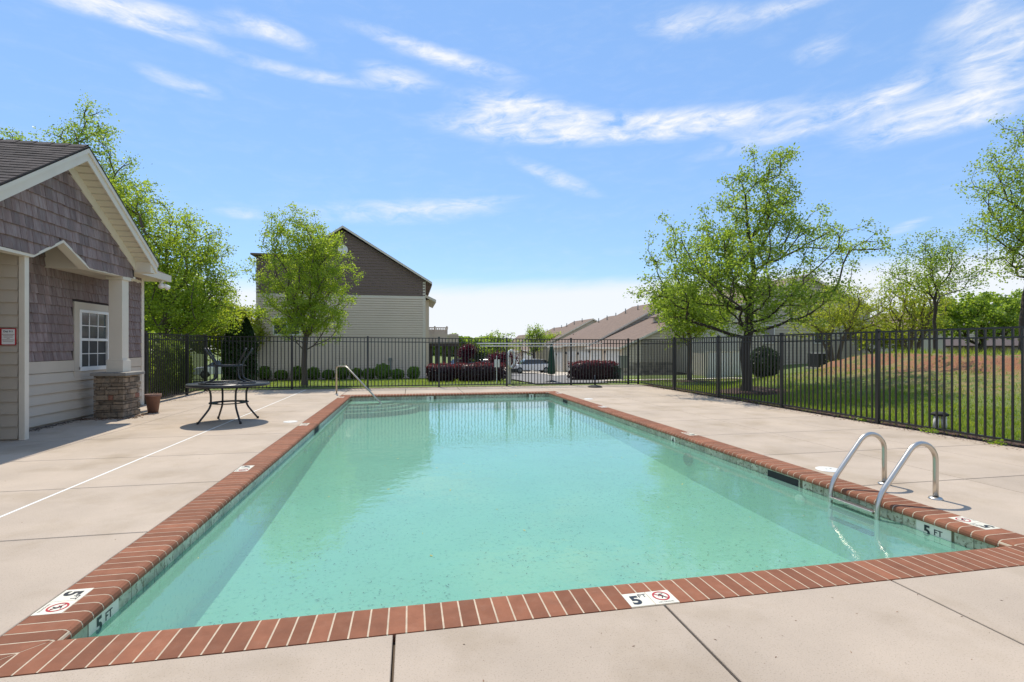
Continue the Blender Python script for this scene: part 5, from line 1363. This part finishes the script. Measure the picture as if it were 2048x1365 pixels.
# ------------------------------------------------------------------ houses
def siding_wall(b, poly, fn, pitch, z0, depth=.05, slot=.026):
    """lap boards over a polygon in (u,z): each face leans out to its butt, a recessed slot below it"""
    zmin = min(v for _, v in poly); zmax = max(v for _, v in poly); z = zmin
    while z < zmax:
        p = clip(poly, 0, 1, -(z+slot)); p = clip(p, 0, -1, z+pitch) if len(p) > 2 else p
        if len(p) > 2:
            dd = lambda v: depth*(1-.45*(v-z-slot)/(pitch-slot))
            b.add([fn(u, v, dd(v)) for u, v in p], [tuple(range(len(p)))])
            for v in (z+slot, z+pitch):
                us = [u for u, w in p if abs(w-v) < 1e-4]
                if len(us) >= 2: b.add([fn(min(us), v, 0), fn(max(us), v, 0), fn(max(us), v, dd(v)), fn(min(us), v, dd(v))], [(0,1,2,3)])
        z += pitch
def house1():
    Y = 33.0; x0, x1 = -9.1, .95; xm = (x0+x1)/2; zb, ze, zr, zt = -.6, 5.75, 8.85, 4.6
    h = thing('townhouse', (xm, Y+6, zb), 'large house with dark shake gable over beige siding behind the far fence', 'house')
    xk, zk = XY(598, y=Y), 7.0
    fn = lambda u, v, d: (u, Y-d, v)
    b = MB(); b.box(x0, x1, Y+.01, Y+12, zb, ze); b.build('wall', M['sidinghouse'], h)
    b = MB(); siding_wall(b, [(x0, zb), (x1, zb), (x1, zt), (x0, zt)], fn, .15, zb); o = b.build('siding', M['sidinghouse'], h)
    b = MB(); siding_wall(b, [(x0, zt+.12), (x1, zt+.12), (x1, ze), (xm, zr-.1), (xk, zk), (x0, zk)], fn, .18, zt, .05, .024); b.build('shake_gable', M['shakehouse'], h)
    b = MB(); b.prism([(x0, ze), (x1, ze), (xm, zr-.12), (xk, zk), (x0, zk)], lambda u, v, d: (u, Y+d, v), .02, 12); b.build('attic', M['sidinghouse'], h, recalc=True)
    b = MB(); b.box(x0, x1, Y-.035, Y-.002, zt, zt+.12); b.box(x0-.0, x0+.14, Y-.04, Y+.0, zb, ze-.05); b.box(x1-.14, x1, Y-.04, Y, zb, ze-.05); b.box(x1, x1+.03, Y-.04, Y+.12, zb, ze-.05); b.build('corner_trim', M['trim'], h)
    s = (zr-ze)/(x1-xm)
    for sg in (-1, 1):
        ww = (x1-xm)+.42 if sg > 0 else xm-xk
        xe = xm+sg*ww; zee = zr-(s if sg > 0 else (zr-zk)/(xm-xk))*ww+.12
        b = MB(); b.add([(xm, Y-.35, zr+.12), (xe, Y-.35, zee), (xe, Y+12.3, zee), (xm, Y+12.3, zr+.12), (xm, Y-.35, zr+.04), (xe, Y-.35, zee-.08), (xe, Y+12.3, zee-.08), (xm, Y+12.3, zr+.04)], [(0,1,2,3),(7,6,5,4),(0,4,5,1),(1,5,6,2),(2,6,7,3)]); b.build('roof', M['roofbrown'], h, recalc=True)
        b = MB(); b.add([(xm, Y-.375, zr+.10), (xe, Y-.375, zee-.02), (xe, Y-.375, zee-.14), (xm, Y-.375, zr-.02), (xm, Y-.352, zr+.10), (xe, Y-.352, zee-.02), (xe, Y-.352, zee-.14), (xm, Y-.352, zr-.02)], [(0,1,2,3),(7,6,5,4),(0,4,5,1),(3,2,6,7),(0,3,7,4),(1,5,6,2)]); b.build('rake_board', M['trim'], h, recalc=True)
        b = MB(); b.box(min(xe, xe+sg*.02), max(xe, xe+sg*.02), Y-.37, Y+12, zee-.2, zee-.02); b.build('gutter', M['trim'], h)
    b = MB(); b.box(x0-.25, xk, Y-.3, Y+12, zk+.0, zk+.1); b.build('flat_roof', M['roofbrown'], h)
    # side bay with lower roof, right
    b = MB(); b.box(x1+.02, x1+.30, Y+1.2, Y+6, zb, 4.6); b.build('side_bay', M['sidinghouse'], h)
    b = MB(); b.add([(x1, Y+.9, 4.95), (x1+.75, Y+.9, 4.6), (x1+.75, Y+6.2, 4.6), (x1, Y+6.2, 4.95), (x1, Y+.9, 4.78), (x1+.75, Y+.9, 4.43), (x1+.75, Y+6.2, 4.43), (x1, Y+6.2, 4.78)], [(0,1,2,3),(7,6,5,4),(0,4,5,1),(1,5,6,2),(2,6,7,3)]); b.build('bay_roof', M['trim'], h, recalc=True)
    # window behind the maple, gable vent, meter box and pipe
    wx0, wx1 = XY(546, y=Y), XY(602, y=Y); z0, z1 = HT(672, 32), HT(636, 32)
    b = MB(); b.box(wx0, wx1, Y-.05, Y-.02, z0, z1); w = b.build('window', M['white'], h)
    for a, c in ((wx0+.08, (wx0+wx1)/2-.05), ((wx0+wx1)/2+.05, wx1-.08)):
        b = MB(); b.box(a, c, Y-.056, Y-.051, z0+.08, z1-.08); b.build('pane', M['glass'], w)
    cx, cz = XY(686, y=Y), HT(503, 32)
    b = MB(); n = 20; vs = [(cx+.30*math.cos(2*math.pi*k/n), Y-.03, cz+.30*math.sin(2*math.pi*k/n)) for k in range(n)]; vs += [(x, Y-.06, z) for x, _, z in vs]
    b.add(vs, [tuple(range(n, 2*n)), *[(k, (k+1) % n, n+(k+1) % n, n+k) for k in range(n)]]); b.build('gable_vent', M['white'], h)
    b = MB(); mx = XY(763, y=Y); b.box(mx-.25, mx+.25, Y-.12, Y-.02, HT(741, 32), HT(736, 32)); b.build('vent_hood', M['rubber'], h)
    b = MB(); mx = XY(781, y=Y); b.box(mx-.05, mx+.05, Y-.12, Y-.02, zb+.3, HT(716, 32)); b.box(mx-.10, mx+.10, Y-.14, Y-.02, HT(722, 32), HT(716, 32)); b.build('meter', M['greymetal'], h)
house1()
def timber_deck():
    Z = 37; a = PD(852, Z); xa, xb, xc = a.x, PD(899, Z).x, PD(918, Z).x; Y = a.y
    t = thing('timber_deck', ((xa+xc)/2, Y+1, T(xa, Y)), 'raised deck on dark posts with beige privacy screen beside the large house', 'deck')
    zf = HT(690, Z)
    b = MB(); b.box(xa-.3, xc, Y, Y+3, zf-.12, zf+.12); b.build('floor_beam', M['woodbrown'], t)
    b = MB()
    b.box(xa, xc, Y-.03, Y+.03, HT(670.5, Z)-.05, HT(670.5, Z)+.05); b.box(xa, xc, Y-.03, Y+.03, zf+.12, zf+.2)
    b.build('hand_rail', M['sidinghouse'], t)
    n = 16
    for k in range(n+1):
        x = xa+(xc-xa)*k/n; b = MB(); b.box(x-.028, x+.028, Y-.02, Y+.02, zf+.2, HT(670.5, Z)-.05); b.build('baluster', M['sidinghouse'], t)
    for k in range(5):
        x0_, x1_ = xb+(xc-xb)*k/5, xb+(xc-xb)*(k+1)/5-.01
    b = MB(); b.box(xb+.0, xc, Y+.04, Y+.07, zf+.2, HT(668, Z)); b.build('screen_panel', M['sidinghouse'], t)
    z1, z0 = HT(659.5, Z+2.6), HT(672, Z+2.6)
    b = MB(); b.box(xa-.2, xb+.05, Y+2.4, Y+2.46, z0-.6, z1); b.build('privacy_screen', M['sidinghouse'], t)
    b = MB(); b.box(xa-.2, xb+.1, Y+2.38, Y+2.48, z1+.10, z1+.18)
    for k in range(12): x = xa-.15+(xb-xa+.2)*k/11; b.box(x-.03, x+.03, Y+2.4, Y+2.46, z1, z1+.1)
    for x in (xa+.75, xb): b.box(x-.06, x+.06, Y+2.36, Y+2.5, z0-.5, z1+.26)
    b.build('screen_cap', M['sidinghouse'], t)
    for px in (862, 873, 889, 899, 912):
        x = PD(px, Z+.6).x; b = MB(); b.box(x-.12, x+.12, Y+.3, Y+.5, T(x, Y), zf-.12); b.build('post', M['woodbrown'], t)
timber_deck()
def row_unit(y0, y1, x0, x1, xr, zg, ze, zr, ndoor, label, front_siding, front=True, stone=False):
    h = thing('row_house', ((x0+x1)/2, (y0+y1)/2, zg), label, 'house', 'brown roofed houses beyond the street')
    s = (zr-ze)/(xr-x0); zR = zr-s*(x1-xr)
    b = MB(); b.prism([(x0, zg-.6), (x1, zg-.6), (x1, zR), (xr, zr-.12), (x0, ze-.05)], lambda u, v, d: (u, d, v), y0+.03, y1-.03); b.build('wall', front_siding, h, recalc=True)
    if front:
        b = MB(); zl = zg+(1.15 if stone else 0)
        siding_wall(b, [(x0, zl), (x1, zl), (x1, zR), (xr, zr-.12), (x0, ze-.05)], lambda u, v, d: (u, y0-d, v), .21, zl, .05, .03); b.build('siding', front_siding, h)
        if stone:
            b = MB(); rr = random.Random(4); z = zg-.1
            while z < zl-.02:
                u = x0
                while u < x0+9.5:
                    w = rr.uniform(.25, .6); b.box(u+.01, u+w-.01, y0-.05-rr.uniform(0, .03), y0+.02, z+.01, min(z+.2, zl)-.01); u += w
                z += .2
            o = b.build('stone_wainscot', M['stonefar'], h); o['kind'] = 'stuff'
    for (xa, za, xb, zb_) in ((xr, zr, x0-.35, ze-.35*s), (xr, zr, x1+.3, zR-.3*s)):
        b = MB(); b.add([(xa, y0-.3, za), (xb, y0-.3, zb_), (xb, y1+.1, zb_), (xa, y1+.1, za), (xa, y0-.3, za-.1), (xb, y0-.3, zb_-.1), (xb, y1+.1, zb_-.1), (xa, y1+.1, za-.1)], [(0,1,2,3),(7,6,5,4),(0,4,5,1),(1,5,6,2),(2,6,7,3)]); b.build('roof', M['roofbrown'], h, recalc=True)
        b = MB(); b.add([(xa, y0-.33, za-.01), (xb, y0-.33, zb_-.01), (xb, y0-.33, zb_-.18), (xa, y0-.33, za-.18), (xa, y0-.302, za-.01), (xb, y0-.302, zb_-.01), (xb, y0-.302, zb_-.18), (xa, y0-.302, za-.18)], [(0,1,2,3),(7,6,5,4),(0,4,5,1),(3,2,6,7),(0,3,7,4),(1,5,6,2)]); b.build('rake_board', M['trim'], h, recalc=True)
    b = MB(); b.box(x0-.40, x0-.36, y0-.3, y1+.1, ze-.35*s-.16, ze-.35*s); b.build('gutter', M['trim'], h)
    wd = (y1-y0)/ndoor
    for k in range(ndoor):
        a = y0+wd*k+wd*.14; c = y0+wd*(k+1)-wd*.14
        b = MB(); b.box(x0-.05, x0+.02, a-.1, c+.1, zg, zg+2.22); d = b.build('garage_door', M['trim'], h)
        for j in range(4):
            b = MB(); b.box(x0-.08, x0-.052, a, c, zg+.02+.53*j, zg+.02+.53*(j+1)-.02); b.build('door_panel', M['garage'], d)
        b = MB(); q = Vector((x0-.12, c+.25, zg+2.0)); b.lathe([(.001,.12),(.09,.05),(.07,-.14),(.001,-.16)], q, 6); b.build('wall_lamp', M['rubber'], h)
    for k in range(3):
        yy = y0+(y1-y0)*(.25+.25*k); xx = xr-.8-.5*k; zz = zr-s*(xr-xx)
        b = MB(); b.tube([(xx, yy, zz-.1), (xx, yy, zz+.55)], .06, 6); b.build('vent_pipe', M['greymetal'], h)
SG, SH = M['sidinggrey'], M['sidinghouse']
row_unit(38.4, 46.2, 16.9, 33, 24.5, -.95, 1.6, 5.0, 2, 'nearest row house with stone base and two white garage doors', SH, stone=True)
row_unit(46.3, 54.5, 17.2, 33, 25.2, -1.2, 1.9, 6.1, 2, 'second row house, its brown roof a step higher', SG)
row_unit(54.6, 60.5, 17.0, 33, 24.6, -1.4, 1.7, 5.3, 2, 'third row house, lower roof between two taller ones', SG)
row_unit(66, 74, 16.6, 33, 24.6, -1.7, 1.2, 5.35, 2, 'far row house with grey gable and roof pipes, near half', SG)
row_unit(74.1, 84, 16.3, 33, 24.2, -1.9, 1.0, 4.7, 2, 'far row house with slightly lower roof, far half', SG)
def gable_facing(name, x0, x1, y0, dep, zg, ze, zr, label, sid, group=None):
    xm = (x0+x1)/2; h = thing(name, (xm, y0+dep/2, zg), label, 'house', group); s = (zr-ze)/(x1-xm)
    b = MB(); b.prism([(x0, zg-.6), (x1, zg-.6), (x1, ze), (xm, zr-.1), (x0, ze)], lambda u, v, d: (u, d, v), y0+.03, y0+dep); b.build('wall', sid, h, recalc=True)
    b = MB(); siding_wall(b, [(x0, zg), (x1, zg), (x1, ze), (xm, zr-.1), (x0, ze)], lambda u, v, d: (u, y0-d, v), .2, zg, .05, .03); b.build('siding', sid, h)
    for sg in (-1, 1):
        xe = xm+sg*(x1-xm+.4); zz = zr-s*(x1-xm+.4)
        b = MB(); b.add([(xm, y0-.3, zr), (xe, y0-.3, zz), (xe, y0+dep, zz), (xm, y0+dep, zr), (xm, y0-.3, zr-.1), (xe, y0-.3, zz-.1), (xe, y0+dep, zz-.1), (xm, y0+dep, zr-.1)], [(0,1,2,3),(7,6,5,4),(0,4,5,1),(1,5,6,2),(2,6,7,3)]); b.build('roof', M['roofbrown'], h, recalc=True)
        b = MB(); b.add([(xm, y0-.33, zr-.01), (xe, y0-.33, zz-.01), (xe, y0-.33, zz-.18), (xm, y0-.33, zr-.18), (xm, y0-.302, zr-.01), (xe, y0-.302, zz-.01), (xe, y0-.302, zz-.18), (xm, y0-.302, zr-.18)], [(0,1,2,3),(7,6,5,4),(0,4,5,1),(3,2,6,7),(0,3,7,4),(1,5,6,2)]); b.build('rake_board', M['trim'], h, recalc=True)
    b = MB(); b.box(x0-.02, x0+.12, y0-.04, y0, zg, ze); b.box(x1-.12, x1+.02, y0-.04, y0, zg, ze); b.build('corner_trim', M['trim'], h)
    return h
hh = gable_facing('gabled_house', 21.6, 32.3, 30.5, 12, .0, 4.3, 6.5, 'grey sided gabled house behind the large maple', SG)
for a, c, z0, z1 in ((23.6, 24.5, 1.7, 3.0), (27.6, 28.6, 1.7, 3.1)):
    b = MB(); b.box(a, c, 30.42, 30.47, z0, z1); w = b.build('window', M['white'], hh); b = MB(); b.box(a+.07, c-.07, 30.41, 30.419, z0+.07, z1-.07); b.build('pane', M['glass'], w)
gable_facing('far_house', PD(1032, 110).x, PD(1092, 110).x, 108, 12, -2.2, 1.6, 4.2, 'small far house roof behind the thin tree', SG)
def carport():
    a, c = PD(1890, 36), PD(2075, 33); zt = HT(688, 35)
    t = thing('carport', (a+c)/2, 'low shed roof on posts beyond the bank at the far right', 'carport')
    z0 = T(a.x, a.y); d = (c-a).normalized(); r = Vector((-d.y, d.x, 0))
    b = MB(); A = [a+Vector((0,0,zt-.25)), c+Vector((0,0,zt-.25)), c+r*5+Vector((0,0,zt+.35)), a+r*5+Vector((0,0,zt+.35))]; b.add(A+[p_+Vector((0,0,.12)) for p_ in A], [(3,2,1,0),(4,5,6,7),(0,1,5,4),(1,2,6,5),(2,3,7,6),(3,0,4,7)]); b.build('roof', M['woodbrown'], t)
    for k in range(6):
        p_ = a.lerp(c, (k+.2)/6)+r*.3; b = MB(); b.box(p_.x-.08, p_.x+.08, p_.y-.08, p_.y+.08, z0, zt-.25); b.build('post', M['sidinggrey'], t)
    b = MB(); q = r*4.5; b.add([a+q+Vector((0,0,z0)), c+q+Vector((0,0,z0)), c+q+Vector((0,0,zt)), a+q+Vector((0,0,zt))], [(0,1,2,3)]); b.build('rear_wall', M['siding'], t)
carport()
gable_facing('brown_house', PD(1880, 48).x, PD(2060, 48).x+2, PD(1960, 48).y, 12, .3, 3.4, 5.4, 'brown house mostly hidden by trees at the far right', M['siding'])
# privacy fence of vertical boards, with return
def board_fence():
    a, c = PD(1411, 27.5), PD(1484, 28.5); t = thing('board_fence', (a+c)/2, 'pale grey solid board fence between the two maple trunks', 'fence')
    n = 15; d = (c-a).normalized(); zt = HT(705, 28)
    for k in range(n):
        p_, q_ = a.lerp(c, k/n), a.lerp(c, (k+1)/n)-d*.012; b = MB(); z0 = T(p_.x, p_.y)-.1
        b.obox(Vector((p_.x, p_.y, (z0+zt)/2)), Vector((q_.x, q_.y, (z0+zt)/2)), .025, zt-z0); b.build('board', M['plastic'] if k % 5 else M['trim'], t)
    b = MB(); b.obox(Vector((a.x, a.y, zt+.03)), Vector((c.x, c.y, zt+.03)), .07, .06); b.build('top_rail', M['trim'], t)
    e = PD(1383, 36); t = thing('board_fence', e, 'darker grey solid board fence further back beside the stone based house', 'fence'); zt = HT(706, 35)
    a2, c2 = PD(1386, 35), PD(1410, 33); 
    for k in range(7):
        p_, q_ = a2.lerp(c2, k/7), a2.lerp(c2, (k+.96)/7); b = MB(); z0 = T(p_.x, p_.y)-.1; b.obox(Vector((p_.x, p_.y, (z0+zt)/2)), Vector((q_.x, q_.y, (z0+zt)/2)), .025, zt-z0); b.build('board', M['sidinggrey'], t)
board_fence()
def ac_unit():
    for px, Z, lab in ((1637, 29.6, 'dark air conditioning unit beside the grey gabled house'),):
        p_ = PD(px, Z); z0 = T(p_.x, p_.y); t = thing('air_conditioner', (p_.x, p_.y, z0), lab, 'air conditioner')
        b = MB(); b.box(p_.x-.4, p_.x+.4, p_.y-.4, p_.y+.4, z0+.05, z0+.85); b.build('case', M['rubber'], t, bevel=.03)
        b = MB(); b.box(p_.x-.5, p_.x+.5, p_.y-.5, p_.y+.5, z0-.05, z0+.05); b.build('pad', M['walk'], t)
        b = MB(); b.lathe([(.001, .87), (.33, .87), (.36, .85)], (p_.x, p_.y, z0), 16); b.build('fan_grille', M['greymetal'], t)
ac_unit()

# ------------------------------------------------------------------ cars
def make_car(label, px, Z, ang, paint, s=1.0):
    p_ = PD(px, Z); z0 = T(p_.x, p_.y)+.08; t = thing('parked_car', (p_.x, p_.y, z0), label, 'car', 'cars parked beyond the far fence')
    R = Matrix.Translation((p_.x, p_.y, z0)) @ Matrix.Rotation(ang, 4, 'Z')
    prof = [(-2.2,.32),(-2.25,.62),(-2.1,.86),(-1.2,.95),(1.25,1.0),(2.1,.92),(2.22,.6),(2.18,.32)]
    b = MB(); b.prism(prof, lambda u, v, d: R @ Vector((u, d*(1-.05*max(0, v-.7)), v)), -.88, .88); b.build('body', paint, t, recalc=True, bevel=.05)
    cab = [(-1.35,.95),(-.75,1.42),(.75,1.45),(1.6,.98)]
    b = MB(); b.prism(cab, lambda u, v, d: R @ Vector((u, d*(1-.28*(v-.95)), v)), -.80, .80); b.build('windows', M['cardark'], t, recalc=True)
    b = MB(); b.prism([(-.78,1.425),(.78,1.455),(.70,1.49),(-.70,1.47)], lambda u, v, d: R @ Vector((u, d, v)), -.68, .68); b.build('roof_panel', paint, t, recalc=True)
    for x in (-1.4, 1.4):
        for y in (-.8, .8):
            b = MB(); b.tube([R @ Vector((x, y-.1, .33)), R @ Vector((x, y+.1, .33))], .33, 16); w = b.build('wheel', M['rubber'], t)
            b = MB(); b.tube([R @ Vector((x, y-.105, .33)), R @ Vector((x, y+.105, .33))], .2, 10); b.build('rim', M['greymetal'], w)
    for y in (-.65, .65):
        b = MB(); b.box(-2.27, -2.18, y-.16, y+.16, .66, .80, R); b.build('headlight', M['plastic'], t); b = MB(); b.box(2.13, 2.23, y-.16, y+.16, .68, .84, R); b.build('tail_light', M['tail'], t)
make_car('white car parked side on in front of the far garage doors', 1075, 62, 0.05, M['carwhite'])
make_car('silver white car parked side on nearer the gate, left of the closed umbrella', 1062, 53, 0.02, M['carwhite'])
make_car('dark blue car parked left, seen past the timber deck posts', 921, 68, .5, M['carblue'])
make_car('silver car parked beyond the left red hedge', 968, 66, 1.2, M['carsilver'])
make_car('white car glimpsed left of the evergreen pair', 450, 42, .3, M['carwhite'])

# planting left of the house and far lawn edge hedges
for i, (pxa, pxb, Z, zt, lm, lab) in enumerate(((915, 952, 74, -.0, 'leafbox', 'long low green hedge beyond the parked cars'), (955, 1005, 74, .15, 'leafred', 'long low dark hedge right of the far green hedge'))):
    a, c = PD(pxa, Z), PD(pxb, Z); z0 = T(a.x, a.y); bush('low_hedge', lab, ((a.x+c.x)/2, (a.y+c.y)/2, z0), (c.x-a.x)/2, .9, (zt-z0)/2, 1500, .25, M[lm], 150+i, 'hedge', boxy=5)

# small weeds at the right fence
def weeds():
    rng = np.random.default_rng(5); C = []
    for (x, y) in ((8.84, 6.15), (8.9, 8.6), (8.86, 7.2)):
        C.append(np.array([x, y, .04])+rng.normal(size=(40, 3))*np.array([.05, .09, .025]))
    C = np.concatenate(C); C[:, 2] = np.abs(C[:, 2]); o = np_mesh('weeds', leaves(C, .045, rng), 4, M['leafhedge'], None, loc=(8.85, 7, 0)); tagit(o, kind='stuff')
weeds()
print('objects', len(bpy.data.objects), 'tris', sum(len(m_.polygons) for m_ in bpy.data.meshes)*2)
